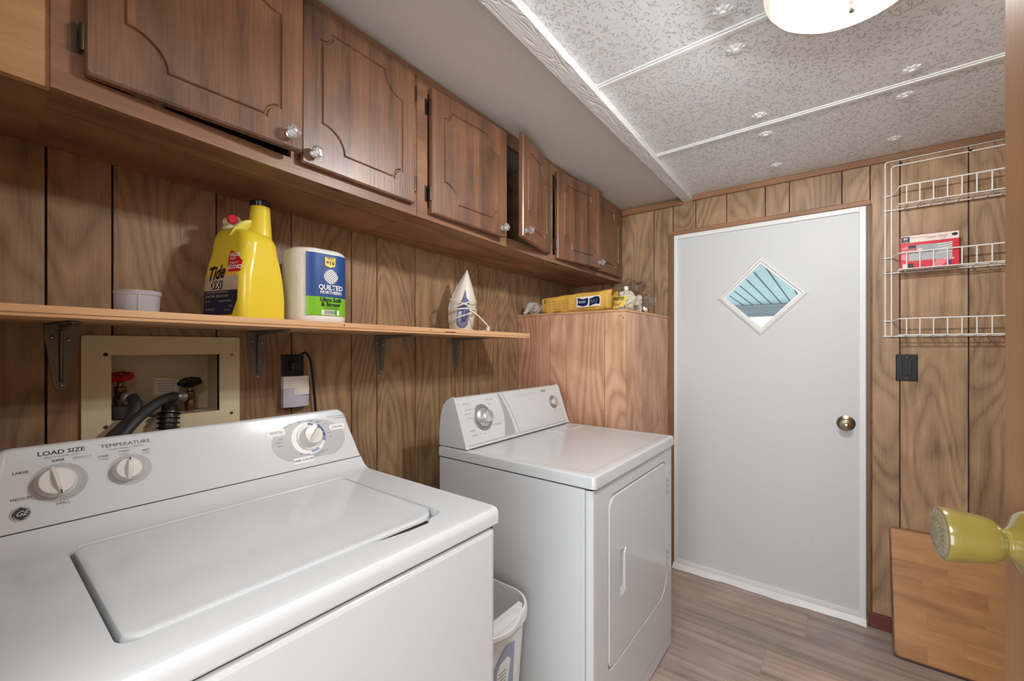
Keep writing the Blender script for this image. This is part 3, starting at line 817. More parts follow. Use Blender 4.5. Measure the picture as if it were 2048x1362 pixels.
# ------------------------------------------------------------------ outlet, night light, cord
ol = thing('wall_outlet', 'black wall outlet plate under the shelf, above the white night light', 'outlet', (0, 0.657, 1.175))
obj('cover_plate', B(0.0005, 0.006, 0.622, 0.692, 1.118, 1.237), M['black_plastic'], ol, bevel=0.002)
obj('socket', B(0.006, 0.008, 0.638, 0.676, 1.185, 1.222), M['black_plastic'], ol, bevel=0.004)
pc = thing('power_cord', 'black power cord plugged into the outlet and dropping behind the washer', 'cord', (0.01, 0.66, 1.20))
obj('plug', B(0.008, 0.034, 0.640, 0.668, 1.186, 1.216), M['black_plastic'], pc, bevel=0.006)
obj('cable', tube(NB(), smoothpath([(0.030, 0.656, 1.205), (0.040, 0.664, 1.234), (0.038, 0.682, 1.242), (0.030, 0.70, 1.225), (0.022, 0.712, 1.18), (0.018, 0.720, 1.12), (0.016, 0.726, 1.06), (0.016, 0.73, 0.95), (0.02, 0.73, 0.7)]), 0.0042, 10), M['black_plastic'], pc, smooth=60)
nl = thing('night_light', 'white and lavender plug-in motion night light below the outlet', 'night light', (0.0, 0.657, 1.12))
def nls(w0, w1, z0, z1, d, y0=0.657):
    bm = NB(); loops = []
    for k in range(5):
        t = k / 4; z = z0 + (z1 - z0) * t; w = w0 + (w1 - w0) * t
        lp = [(0.008, y0 - w, z)] + [(0.008 + d * (0.55 + 0.45 * math.cos(a * PI / 2)), y0 + w * a, z) for a in [x / 5 for x in range(-5, 6)]] + [(0.008, y0 + w, z)]
        loops.append(lp)
    return loft(bm, loops)
obj('diffuser', nls(0.041, 0.0405, 1.070, 1.130, 0.030, 0.659), M['sensor_lav'], nl, smooth=30, bevel=0.001)
obj('housing', nls(0.0412, 0.0405, 1.129, 1.168, 0.031, 0.659), M['sensor_white'], nl, smooth=30, bevel=0.001)
bm = NB()
loft(bm, [[(0.0350 + o_, 0.646, z), (0.0385 + o_, 0.660, z), (0.0365 + o_, 0.694, z), (0.024, 0.696, z), (0.024, 0.646, z)] for z, o_ in ((1.108, 0.001), (1.132, 0.003))])
obj('sensor_window', bm, M['sensor_white'], nl, bevel=0.001)

# ------------------------------------------------------------------ washer
wa = thing('washing_machine', 'white top-loading washing machine with sloped control console', 'washing machine', (0.51, 0.347, 0))
WY0, WY1 = 0.006, 0.690
obj('cabinet', B(0.19, 0.837, WY0 + 0.003, WY1 - 0.003, 0.012, 0.884), M['white_app'], wa, bevel=0.012, seg=3)
obj('seam_shadow_gap', B(0.195, 0.831, WY0 + 0.006, WY1 - 0.006, 0.880, 0.892), M['gap'], wa)
for (x, y) in ((0.24, 0.06), (0.24, 0.64), (0.78, 0.06), (0.78, 0.64)):
    obj('leg', lathe(NB(), [(0.02, 0), (0.02, 0.008), (0.012, 0.009), (0.012, 0.02)], Matrix.Translation((x, y, 0)), 14), M['gap'], wa)
ZT = 0.925
bm = NB()
hole = []
R0, R1, Y0, Y1 = 0.402, 0.773, 0.106, 0.601
lp = rrect(R0, R1, Y0, Y1, (0.022, 0.020, 0.026, 0.012), 6)   # x,y
# finger notch in front edge
def notch(lp):
    out = []
    n = len(lp)
    for i, p in enumerate(lp):
        out.append(p); q = lp[(i + 1) % n]
        if abs(p[0] - R1) < 1e-6 and abs(q[0] - R1) < 1e-6 and q[1] - p[1] > 0.1:
            out += [(R1, 0.425), (R1 + 0.006, 0.445), (R1 + 0.014, 0.50), (R1 + 0.015, 0.545), (R1, 0.562)]
    return out
hole = notch(lp)
outer = [(0.385, WY0), (0.826, WY0), (0.826, WY1), (0.385, WY1)]
fill(bm, [[(a, b, ZT) for a, b in outer], [(a, b, ZT) for a, b in hole]])
loft(bm, [[(a, b, ZT) for a, b in hole], [(a, b, ZT - 0.024) for a, b in hole]], False, True)
prof = [(0.385, ZT), (0.372, 0.9265), (0.360, 0.932), (0.348, 0.942), (0.338, 0.953), (0.19, 0.953), (0.19, 0.888), (0.837, 0.888), (0.8405, 0.892), (0.8415, 0.908), (0.840, 0.917), (0.835, 0.923), (0.826, ZT)]
rows = []
for y in (WY0, WY1): rows.append([bm.verts.new((a, y, b)) for a, b in prof])
for i in range(len(prof) - 1): bm.faces.new((rows[0][i], rows[0][i + 1], rows[1][i + 1], rows[1][i]))
for rw_ in rows: bm.faces.new(rw_)
obj('top_panel', bm, M['white_app'], wa, smooth=35)
# lid, slightly crowned plate in the recess
bm = NB()
LID = dict(a0=R0 + 0.003, a1=R1 - 0.0022, b0=Y0 + 0.006, b1=Y1 - 0.006)
def lidloop(ins, z, r=(0.022, 0.022, 0.050, 0.012)):
    return [(a, b, z) for a, b in rrect(LID['a0'] + ins, LID['a1'] - ins, LID['b0'] + ins, LID['b1'] - ins, tuple(max(x - ins, 0.002) for x in r), 6)]
loft(bm, [lidloop(0.0, ZT - 0.020), lidloop(0.0, ZT - 0.003), lidloop(0.0015, ZT + 0.0012), lidloop(0.005, ZT + 0.0028), lidloop(0.012, ZT + 0.0032), lidloop(0.026, ZT + 0.0020), lidloop(0.034, ZT + 0.0018)])
for v in bm.verts:   # chamfered front right corner of the lid
    if v.co.x > 0.74 and v.co.y > 0.56: v.co.x -= 0.008 * (v.co.y - 0.56) / 0.03
obj('lid', bm, M['white_app'], wa, smooth=35)
obj('finger_slot', B(R1 - 0.004, R1 + 0.012, 0.440, 0.555, ZT - 0.0238, ZT - 0.0035), M['dark'], wa)  # dark block set in the notch to stand in for its shade
for xx in (0.396, 0.391):
    obj('bead', tube(NB(), [(xx, 0.12, ZT - 0.001), (xx, 0.60, ZT - 0.001)], 0.0022, 10), M['white_app'], wa, smooth=60)
# console
P0 = Vector((0.334, 0, 0.953)); P1 = Vector((0.292, 0, 1.055))
wu = (P1 - P0).normalized(); wr = Vector((0, 1, 0)); wn = wr.cross(wu)
H = (P1 - P0).length
cprof = [(0.195, 0.954), (0.3345, 0.954), (0.334 - 0.042 * .5, 0.953 + 0.102 * .5)]
cprof = [(0.195, 0.954), (0.3345, 0.954), (0.32288, 0.980), (0.31341, 1.003), (0.30394, 1.026), (0.29591, 1.0455), (0.2818, 1.0797), (0.2790, 1.0825), (0.2745, 1.0843), (0.269, 1.0845), (0.262, 1.0825), (0.24, 1.070), (0.195, 1.050)]
bm = NB(); loops = []
Rr = 0.026; Hh = 0.1305
def csec(y, sc, dy):
    return [(x if k < 2 else x + 0 * dy, y + dy * (z - 0.954) / Hh, 0.954 + (z - 0.954) * sc) for k, (x, z) in enumerate(cprof)]
ys = [(WY0 + 0.014, -1)]
for i in range(9):
    t = i / 8 * PI / 2
    loops.append(csec(WY0 + 0.012 + Rr - Rr * math.cos(PI / 2 - t) if False else WY0 + 0.012 + Rr * (1 - math.sin(t)), 1 - Rr * (1 - math.cos(PI / 2 - t) if False else 1 - math.cos(t)) / Hh, 0.022))
loops = loops[::-1]
loops = []
for i in range(9):
    t = i / 8 * PI / 2   # left rounding: y from edge inward, height rising
    loops.append(csec(WY0 + 0.006 + Rr * (1 - math.cos(t)), 1 - Rr * (1 - math.sin(t)) / Hh, 0.014))
for i in range(9):
    t = i / 8 * PI / 2
    loops.append(csec(WY1 - Rr + Rr * math.sin(t), 1 - Rr * (1 - math.cos(t)) / Hh, -0.016))
loft(bm, loops)
obj('console', bm, M['white_app'], wa, smooth=35)
obj('console_seam', B(0.20, 0.3360, WY0 + 0.004, WY1 - 0.001, 0.9525, 0.9545), M['gap'], wa)
def wmap(y, s, off=0.0002): 
    return lambda a, b: P0 + wr * (y + a) + wu * (s + b) + wn * off
def wtext(s, y, sy, size, m='black_print', bold=0.0, xs=1.0, off=0.0003, align='CENTER'):
    text('lettering', s, size, wmap(y, sy, off), M[m], wa, bold=bold, xs=xs, align=align)
def dial(parent, mtx, r, h, ridge_ang, mk=None, ridge_w=0.011, skirt=True):
    d = obj('dial', lathe(NB(), [(r * 1.08, 0), (r * 1.08, 0.003), (r * 1.02, 0.0045), (r, 0.006), (r * 0.97, h * .55), (r * 0.9, h * .75), (0.0, h * .8)], mtx, 40), mk or M['knob_white'], parent, smooth=35)
    bm = NB(); R = Matrix.Rotation(ridge_ang, 4, 'Z')
    loops = []
    for k in range(9):
        t = -1 + 2 * k / 8; x = r * 1.02 * t; hh = h * (1.0 - 0.35 * t * t) ; w = ridge_w * (1 - 0.35 * abs(t)) / 2
        z0 = h * 0.35
        loops.append([mtx @ R @ Vector(p) for p in ((x, -w * 1.5, z0), (x, w * 1.5, z0), (x, w, hh * 0.92), (x, w * .5, hh * 1.12), (x, -w * .5, hh * 1.12), (x, -w, hh * 0.92))])
    loft(bm, loops)
    obj('grip', bm, mk or M['knob_white'], d, smooth=50)
    obj('pointer_mark', loft(NB(), [[mtx @ R @ Vector(p) for p in ((r * .72, -w_, h * 1.0), (r * .72, w_, h * 1.0), (r * 1.0, w_, h * .80), (r * 1.0, -w_, h * .80))] for w_ in (0.0008,)] + [[mtx @ R @ Vector(p) for p in ((r * .72, -.0008, h * .93), (r * .72, .0008, h * .93), (r * 1.0, .0008, h * .74), (r * 1.0, -.0008, h * .74))]]), M['black_print'], d)
    return d
def wm(y, s, off=0.0): return basis(P0 + wr * y + wu * s + wn * off, wr, wu, wn)
obj('dial_ring', poly(ellipse(0, 0, 0.037, 0.034), wmap(0.107, 0.072, 0.0002)), M['grey_oval'], wa)
obj('dial_ring', poly(ellipse(0, 0, 0.033, 0.030), wmap(0.203, 0.073, 0.0002)), M['grey_oval'], wa)
for k in range(22):
    a = math.radians(62 - k * 7.2)
    obj('tick_mark', poly([(0.028 * math.cos(a) - .0003 * math.sin(a), 0.028 * math.sin(a) + .0003 * math.cos(a)), (0.028 * math.cos(a) + .0003 * math.sin(a), 0.028 * math.sin(a) - .0003 * math.cos(a)), (0.035 * math.cos(a) + .0003 * math.sin(a), 0.035 * math.sin(a) - .0003 * math.cos(a)), (0.035 * math.cos(a) - .0003 * math.sin(a), 0.035 * math.sin(a) + .0003 * math.cos(a))], wmap(0.107, 0.072, 0.0004)), M['grey_print'], wa)
dial(wa, wm(0.103, 0.073), 0.0245, 0.022, math.radians(-78))
dial(wa, wm(0.199, 0.074), 0.0205, 0.022, math.radians(84))
wtext('LOAD SIZE', 0.112, 0.1265, 0.0108, bold=0.00018, xs=1.15)
wtext('SELECT WATER LEVEL', 0.112, 0.1185, 0.0045, 'grey_print')
wtext('TEMPERATURE', 0.200, 0.1255, 0.0098, bold=0.00018, xs=1.15)
wtext('WASH / RINSE CONTROL', 0.200, 0.1175, 0.0045, 'grey_print')
wtext('SUPER', 0.107, 0.1115, 0.0058, bold=0.0001); wtext('RESELECT', 0.138, 0.1115, 0.0058, 'grey_print')
wtext('LARGE', 0.062, 0.099, 0.0062, bold=0.0001); wtext('MEDIUM', 0.062, 0.0545, 0.0066, bold=0.0001); wtext('SMALL', 0.110, 0.0345, 0.0062, bold=0.0001)
for (s1, s2, y, z) in (('COLD', 'COLD', 0.166, 0.107), ('WARM', 'COLD', 0.196, 0.111), ('HOT', 'COLD', 0.229, 0.107)):
    wtext(s1, y, z, 0.0052, bold=0.0001); wtext(s2, y, z - 0.006, 0.0052, 'grey_print')
# emblem
em = obj('emblem', lathe(NB(), [(0.0125, 0), (0.0125, 0.0008), (0.0118, 0.0012), (0, 0.0012)], wm(0.061, 0.030), 32), M['silver'], wa)
obj('emblem_disc', poly(ellipse(0, 0, 0.0105, 0.0105), wmap(0.061, 0.030, 0.0014)), M['black_print'], em)
for k in range(4):
    a0 = k * PI / 2 + 0.3
    obj('emblem_swirl', tube(NB(), [wmap(0.061, 0.030, 0.0016)(0.0088 * math.cos(a0 + t * 0.18) * (1 + 0.02 * t), 0.0088 * math.sin(a0 + t * 0.18) * (1 + 0.02 * t)) for t in range(7)], 0.0005, 6), M['silver'], em)
text('emblem_letters', 'GE', 0.0115, wmap(0.061, 0.030, 0.0017), M['silver'], em, shear=0.5, bold=0.0001)
# cycle dial with grey oval
cy, cs = 0.560, 0.076
pts = ellipse(0.001, -0.006, 0.097, 0.057, 48)
obj('fascia_oval', poly(pts, wmap(cy, cs - 0.002, 0.0002)), M['grey_oval'], wa)
obj('fascia_ring', poly(ellipse(0, 0, 0.044, 0.042), wmap(cy - .003, cs - .001, 0.0003)), M['white_print'], wa)
def arcseg(r0, r1, a0, a1, n=6):
    return [(r1 * math.cos(math.radians(a0 + (a1 - a0) * i / n)), r1 * math.sin(math.radians(a0 + (a1 - a0) * i / n))) for i in range(n + 1)] + [(r0 * math.cos(math.radians(a1 + (a0 - a1) * i / n)), r0 * math.sin(math.radians(a1 + (a0 - a1) * i / n))) for i in range(n + 1)]
for (a0, a1, mm) in ((48, 14, 'blue_print'), (12, -3, 'blue_print'), (-5, -20, 'slate_print'), (88, 66, 'blue_print'), (-58, -92, 'blue_faint')):
    w0, w1 = (0.031, 0.044) if mm != 'blue_faint' else (0.034, 0.040)
    if a0 == 88: w0, w1 = 0.033, 0.039
    obj('cycle_mark', poly(arcseg(w0, w1, a0, a1), wmap(cy, cs, 0.0004)), M[mm], wa)
mcd = wm(cy, cs)
obj('dial_skirt', lathe(NB(), [(0.0335, 0), (0.0335, 0.0025), (0.032, 0.004), (0.0, 0.004)], mcd, 48), M['knob_white'], wa, smooth=35)
dial(wa, wm(cy + .001, cs + .002, 0.003), 0.0245, 0.030, math.radians(52), ridge_w=0.010)
def pill(y, s, w, h): obj('name_tag', poly(rrect(-w / 2, w / 2, -h / 2, h / 2, h * .35, 4), wmap(y, s, 0.0005)), M['white_print'], wa)
pill(0.479, 0.1005, 0.046, 0.0155); pill(0.640, 0.0935, 0.044, 0.0145); pill(0.535, 0.0215, 0.054, 0.0145)
wtext('WHITES', 0.480, 0.1005, 0.0088, off=0.0007, bold=0.0001); wtext('CASUALS', 0.640, 0.0935, 0.0078, off=0.0007, bold=0.0001); wtext('DARK COLORS', 0.535, 0.0215, 0.0078, off=0.0007, bold=0.0001)
for (s, y, z) in (('LIGHT', 0.487, 0.083), ('NORMAL', 0.482, 0.075), ('HEAVY', 0.485, 0.066), ('SPIN', 0.505, 0.112), ('RINSE', 0.516, 0.117), ('OFF', 0.540, 0.120), ('HEAVY', 0.572, 0.1195), ('NORMAL', 0.590, 0.1145), ('LIGHT', 0.606, 0.1055), ('SOAK', 0.614, 0.081), ('OFF', 0.616, 0.069), ('EXTRA', 0.595, 0.036), ('NORMAL', 0.583, 0.032), ('LIGHT', 0.570, 0.027), ('SPIN', 0.549, 0.034), ('OFF', 0.532, 0.037)):
    wtext(s, y, z, 0.0044, 'grey_print', off=0.0007)
wtext('HEAVY DUTY LARGE CAPACITY', 0.649, 0.1235, 0.0044, 'grey_print'); wtext('DURABLE WASHER', 0.655, 0.1175, 0.0044, 'grey_print')

# ------------------------------------------------------------------ dryer
dy_ = thing('clothes_dryer', 'white front-loading clothes dryer between the washer and the corner closet', 'dryer', (0.53, 1.47, 0))
DY0, DY1 = 1.107, 1.838
obj('cabinet', B(0.205, 0.822, DY0 + 0.002, DY1 - 0.002, 0.014, 0.846), M['white_app'], dy_, bevel=0.004)
obj('seam_shadow_gap', B(0.21, 0.840, DY0 + 0.005, DY1 - 0.005, 0.843, 0.853), M['gap'], dy_)
for (x, y) in ((0.25, 1.16), (0.25, 1.79), (0.78, 1.16), (0.78, 1.79)):
    obj('leg', lathe(NB(), [(0.018, 0), (0.018, 0.008), (0.01, 0.009), (0.01, 0.02)], Matrix.Translation((x, y, 0)), 14), M['gap'], dy_)
# front panel with recessed door opening
FX = 0.848
bm = NB()
rect = [(DY0 + 0.014, 0.075), (DY1 - 0.014, 0.075), (DY1 - 0.014, 0.845), (DY0 + 0.014, 0.845)]
dl = rrect(1.212, 1.765, 0.262, 0.798, (0.030, 0.085, 0.045, 0.045), 8)
def off_loop(lp, d):
    cx_, cz_ = 1.488, 0.53
    return [(a + d * (1 if a > cx_ else -1), b + d * (1 if b > cz_ else -1)) for a, b in lp]
fill(bm, [[(FX, a, b) for a, b in rect], [(FX, a, b) for a, b in off_loop(dl, 0.004)]])
loft(bm, [[(FX, a, b) for a, b in off_loop(dl, 0.004)], [(FX - 0.008, a, b) for a, b in off_loop(dl, 0.0005)]], False, True)
for (ya, sgn_) in ((DY0 + 0.014, -1), (DY1 - 0.014, 1)):
    col = [(FX, ya), (FX - 0.0015, ya + sgn_ * 0.006), (FX - 0.006, ya + sgn_ * 0.011), (FX - 0.013, ya + sgn_ * 0.0135), (0.826, ya + sgn_ * 0.0138)]
    rows = [[bm.verts.new((x, y, z)) for x, y in col] for z in (0.075, 0.845)]
    for i in range(len(col) - 1): bm.faces.new((rows[0][i], rows[0][i + 1], rows[1][i + 1], rows[1][i]))
obj('front_panel', bm, M['white_app'], dy_, smooth=25)
obj('toe_panel', B(0.70, FX - 0.003, DY0 + 0.002, DY1 - 0.002, 0.008, 0.0735), M['white_app'], dy_, bevel=0.006, seg=3)
obj('toe_seam', B(0.72, FX - 0.006, DY0 + 0.006, DY1 - 0.006, 0.070, 0.080), M['gap'], dy_)
bm = NB()
hc = rrect(1.296, 1.343, 0.455, 0.606, 0.008, 4)
xs_ = FX + 0.0015
dli = off_loop(dl, -0.003)
fill(bm, [[(xs_, a, b) for a, b in off_loop(dl, -0.007)], [(xs_, a, b) for a, b in hc]])
loft(bm, [[(xs_, a, b) for a, b in off_loop(dl, -0.007)], [(FX - 0.0005, a, b) for a, b in off_loop(dl, -0.0035)], [(FX - 0.008, a, b) for a, b in off_loop(dl, -0.0035)]], False, False)
hc2 = rrect(1.302, 1.337, 0.470, 0.592, 0.008, 4)
loft(bm, [[(xs_, a, b) for a, b in hc], [(xs_ - 0.006, a, b) for a, b in hc2], [(xs_ - 0.016, a + .004, b) for a, b in hc2]], False, True)
dd = obj('door', bm, M['white_app'], dy_, smooth=9)
obj('handle_lip', tube(NB(), smoothpath([(xs_ + .0005, 1.3425, 0.600), (xs_ - .001, 1.334, 0.585), (xs_ - .001, 1.330, 0.53), (xs_ - .001, 1.334, 0.475), (xs_ + .0005, 1.3425, 0.461)]), 0.003, 8), M['white_app'], dd, smooth=60)
for zz in (0.692, 0.396):
    hb = NB(); box(hb, FX - 0.001, FX + 0.003, 1.765, 1.777, zz - 0.036, zz + 0.036)
    h_ = obj('hinge', hb, M['chrome'], dd, bevel=0.001)
    for q_ in (-0.024, 0, 0.024): obj('hinge_screw', lathe(NB(), [(0.003, 0), (0, 0.0015)], frame_to((FX + 0.003, 1.771, zz + q_), (1, 0, 0)), 8), M['gap'], dd)
# top
bm = NB()
ty0, ty1 = DY0 - 0.003, DY1 + 0.002
def toploop(ins, z): return [(a, b, z) for a, b in rrect(0.206 + ins, 0.857 - ins, ty0 + ins, ty1 - ins, (0.004, 0.012, 0.012, 0.004), 4)]
loft(bm, [toploop(0.0, 0.852), toploop(0.0, 0.880), toploop(0.002, 0.8855), toploop(0.007, 0.8890), toploop(0.028, 0.8895), toploop(0.036, 0.8880), toploop(0.040, 0.8878)])
obj('top_panel', bm, M['white_app'], dy_, smooth=32)
obj('lint_door', B(0.372, 0.445, 1.60, 1.80, 0.886, 0.8905), M['white_app'], dy_, bevel=0.002)
obj('lint_seam', B(0.444, 0.4475, 1.62, 1.70, 0.886, 0.8895), M['grey_mid'], dy_)
# console
Q0 = Vector((0.346, 0, 0.892)); Q1 = Vector((0.286, 0, 1.071))
du = (Q1 - Q0).normalized(); dn = wr.cross(du)
cp = [(0.206, 0.891), (0.3485, 0.891), (0.3480, 0.8935), (0.34346, 0.8996), (0.28884, 1.0626), (0.2825, 1.0710), (0.272, 1.0735), (0.247, 1.062), (0.226, 1.040), (0.212, 1.000), (0.206, 0.95)]
obj('console', prism(NB(), cp, 'y', 1.122, DY1 - 0.016), M['white_app'], dy_, smooth=28)
for (a, b) in ((DY0 + 0.001, 1.1215), (DY1 - 0.0155, DY1 - 0.001)):
    cp2 = [(x + (0.003 if x > 0.3 else 0), z + (0.002 if z > 1.0 else 0)) for x, z in cp]
    obj('console_end_cap', prism(NB(), cp2, 'y', a, b), M['white_app'], dy_, bevel=0.003)
obj('console_seam', B(0.21, 0.351, DY0 + 0.003, DY1 - 0.003, 0.8885, 0.892), M['gap'], dy_)
def dmap(y, s, off=0.0003): return lambda a, b: Q0 + wr * (y + a) + du * (s + b) + dn * off
def dtext(s, y, sy, size, m='black_print', bold=0.0, xs=1.0, off=0.0004): text('lettering', s, size, dmap(y, sy, off), M[m], dy_, bold=bold, xs=xs)
# grey curved swoosh between the two fascia halves
n = 14
lf = []; rg = []
for i in range(n + 1):
    t = i / n; s_ = 0.186 - t * 0.172
    yl = 1.352 + 0.022 * math.sin(t * PI * 0.62) * 1.2 - 0.040 * t * t
    yr = 1.366 + 0.040 * math.sin(t * PI * 0.60) + 0.002 * t
    lf.append((yl, s_)); rg.append((yr, s_))
bm = NB(); loft(bm, [[dmap(0, 0, 0.0008)(a, b) for a, b in lf], [dmap(0, 0, 0.0008)(a, b) for a, b in rg]], closed=False)
obj('fascia_swoosh', bm, M['grey_mid'], dy_)
ln = [(1.384 + 0.052 * t - 0.012 * math.sin(t * PI) * -1 * 0.6, 0.187 - 0.172 * t) for t in [i / n for i in range(n + 1)]]
obj('fascia_line', tube(NB(), [dmap(0, 0, 0.0006)(a, b) for a, b in ln], 0.0016, 6), M['grey_mid'], dy_)
obj('fascia_step', tube(NB(), [dmap(0, 0, 0.0)(1.13, 0.010), dmap(0, 0, 0.0)(1.815, 0.010)], 0.0012, 6), M['grey_mid'], dy_)
def dm(y, s, off=0.0): return basis(Q0 + wr * y + du * s + dn * off, wr, du, dn)
kd = obj('dial_ring', lathe(NB(), [(0.052, 0), (0.052, 0.0015), (0.046, 0.004), (0.040, 0.004), (0.038, 0.001), (0.0, 0.001)], dm(1.236, 0.103), 48), M['steel'], dy_, smooth=30)
kn = obj('timer_dial', lathe(NB(), [(0.037, 0.001), (0.037, 0.006), (0.033, 0.009), (0.025, 0.012), (0.0245, 0.032), (0.022, 0.035), (0.016, 0.0335), (0.0, 0.0325)], dm(1.236, 0.103), 48), M['chrome'], dy_, smooth=30)
for k in range(16):
    a = 2 * PI * k / 16 + .2
    obj('tick_mark', poly([(0.048 * math.cos(a) - .0008, 0.048 * math.sin(a)), (0.048 * math.cos(a) + .0008, 0.048 * math.sin(a) - .0008), (0.051 * math.cos(a) + .0008, 0.051 * math.sin(a)), (0.051 * math.cos(a) - .0008, 0.051 * math.sin(a) + .0008)], dmap(1.236, 0.103, 0.0046)), M['white_print'], dy_)
obj('start_dial_ring', lathe(NB(), [(0.031, 0), (0.031, 0.002), (0.024, 0.004), (0, 0.004)], dm(1.748, 0.111), 36), M['steel'], dy_, smooth=30)
obj('start_dial', lathe(NB(), [(0.019, 0.003), (0.018, 0.020), (0.015, 0.022), (0.0, 0.021)], dm(1.748, 0.111), 36), M['chrome'], dy_, smooth=30)
dtext('ROPER', 1.692, 0.170, 0.013, 'black_print', bold=0.0002)
dtext('HEAVY DUTY  EXTRA LARGE CAPACITY DRYER', 1.555, 0.166, 0.0075, 'grey_mid')
dtext('START', 1.748, 0.066, 0.0075, 'grey_print')
for (s, y, z) in (('TIMED DRY', 1.160, 0.163), ('AUTOMATIC', 1.170, 0.140), ('VERY DRY', 1.158, 0.124), ('NORMAL', 1.165, 0.108), ('COOL DOWN', 1.295, 0.168), ('OFF', 1.293, 0.150), ('DAMP DRY', 1.165, 0.060), ('FLUFF AIR', 1.168, 0.042), ('WRINKLE FREE', 1.312, 0.066), ('60', 1.205, 0.044), ('40', 1.228, 0.040), ('20', 1.252, 0.042)):
    dtext(s, y, z, 0.0072, 'grey_print')

# ------------------------------------------------------------------ bin between the machines
bn = thing('waste_basket', 'white plastic waste basket standing between the washer and the dryer', 'basket', (0.50, 0.915, 0))
def binloop(s, z, ins=0.0, hx=0.185, hy=0.165, r=0.10):
    return [(0.50 + a, 0.915 + b, z) for a, b in rrect(-hx * s + ins, hx * s - ins, -hy * s + ins, hy * s - ins, r * s, 8)]
bm = NB()
loft(bm, [binloop(0.78, 0.0), binloop(0.80, 0.006), binloop(0.86, 0.2), binloop(0.95, 0.455), binloop(0.955, 0.470), binloop(0.935, 0.470), binloop(0.84, 0.2, 0.003), binloop(0.76, 0.012, 0.003)])
obj('body', bm, M['bin'], bn, smooth=45)
bm = NB()
def zr(x, y):  # rim dips toward the handles
    return 0
rimA = [binloop(0.95, 0.462), binloop(1.0, 0.462), binloop(1.005, 0.484), binloop(0.99, 0.494), binloop(0.955, 0.495), binloop(0.945, 0.488), binloop(0.94, 0.464)]
loft(bm, rimA, False, False)
obj('rim', bm, M['bin'], bn, smooth=50)
# broad handle lip on the front side (towards the room)
bm = NB()
pts = []
for i in range(13):
    t = -1 + 2 * i / 12; pts.append((0.655 + 0.050 * math.cos(t * PI / 2), 0.915 + 0.115 * t))
pts2 = [(0.640, 0.915 + 0.115 * (-1 + 2 * i / 12)) for i in range(13)][::-1]
lipo = pts + pts2
hole_ = [(0.676 + 0.012 * math.cos(a), 0.915 + 0.062 * math.sin(a)) for a in [2 * PI * i / 24 for i in range(24)]]
fill(bm, [[(a, b, 0.494) for a, b in lipo], [(a, b, 0.494) for a, b in hole_]]); fill(bm, [[(a, b, 0.480) for a, b in lipo]])
loft(bm, [[(a, b, 0.494) for a, b in lipo], [(a, b, 0.480) for a, b in lipo]], False, False)
loft(bm, [[(a, b, 0.494) for a, b in hole_], [(a, b, 0.4895) for a, b in hole_]], False, True)
obj('handle', bm, M['bin'], bn, smooth=40, bevel=0.003)
def bface(a, b, off=0.001):  # a along y, b = z, on the front face of the basket
    x = 0.50 + 0.185 * (0.80 + (0.955 - 0.80) * b / 0.47) + off
    return (x, a, b)
obj('label_sheet', poly([(0.872, 0.30), (0.962, 0.30), (0.962, 0.425), (0.93, 0.43), (0.90, 0.415), (0.872, 0.385)], lambda a, b: bface(a, b, 0.0035)), M['blue_faint'], bn)
obj('label_sketch', poly([(0.886, 0.315), (0.935, 0.315), (0.945, 0.385), (0.93, 0.40), (0.90, 0.395), (0.886, 0.375)], lambda a, b: bface(a, b, 0.0042)), M['white_print'], bn)
for k in range(9):
    obj('barcode_bar', poly([(0.915 + k * .005, 0.272), (0.917 + k * .005 + .001 * (k % 2), 0.272), (0.917 + k * .005 + .001 * (k % 2), 0.29), (0.915 + k * .005, 0.29)], lambda a, b: bface(a, b, 0.0035)), M['black_print'], bn)
for k in range(5):
    obj('label_line', poly([(0.892, 0.325 + k * .010), (0.925, 0.325 + k * .010), (0.925, 0.3275 + k * .010), (0.892, 0.3275 + k * .010)], lambda a, b: bface(a, b, 0.0048)), M['grey_print'], bn)

# ------------------------------------------------------------------ corner closet box
CX1, CY0, CZ1 = 0.622, 1.880, 1.440
cl = thing('corner_closet', 'boxed-in corner closet of pinkish wood paneling beside the white door', 'closet', (0.31, 2.2, 0))
obj('core', B(0.002, CX1 - 0.007, CY0 + 0.007, YF - 0.001, 0.0, CZ1 - 0.012), M['groove'], cl)
e = [0.002, 0.21, 0.309, 0.518, CX1]
for k, (a, b) in enumerate(zip(e, e[1:])):
    obj('panel_board', B(a + 0.0015, b - (0.0015 if k < 3 else 0), CY0, CY0 + 0.009, 0.0, CZ1 - 0.012), M['closet'], cl, tone=[(.90, .82, .80), (.97, .90, .88), (.97, .90, .87), (1.06, 1.07, 1.02)][k])
e = [CY0 + 0.0095, 1.90, 2.087, 2.245, 2.38, YF - 0.001]
for k, (a, b) in enumerate(zip(e, e[1:])):
    obj('panel_board', B(CX1 - 0.009, CX1, a + 0.001, b - 0.001, 0.0, CZ1 - 0.012), M['closet'], cl, tone=[(1.05, 1.05, 1.03), (1.05, 1.02, 1.0), (.96, .92, .90), (1.0, .96, .93), (.95, .92, .88)][k])
obj('top_board', B(0.002, CX1 + 0.004, CY0 - 0.004, YF - 0.001, CZ1 - 0.012, CZ1), M['shelf'], cl, bevel=0.0015, tone=(.82, .80, .78))
for p in ((0.612, 1.40), (0.600, 1.41)): obj('nail', lathe(NB(), [(0.003, 0), (0, 0.0006)], frame_to((p[0], CY0, p[1]), (0, -1, 0)), 8), M['groove'], cl)

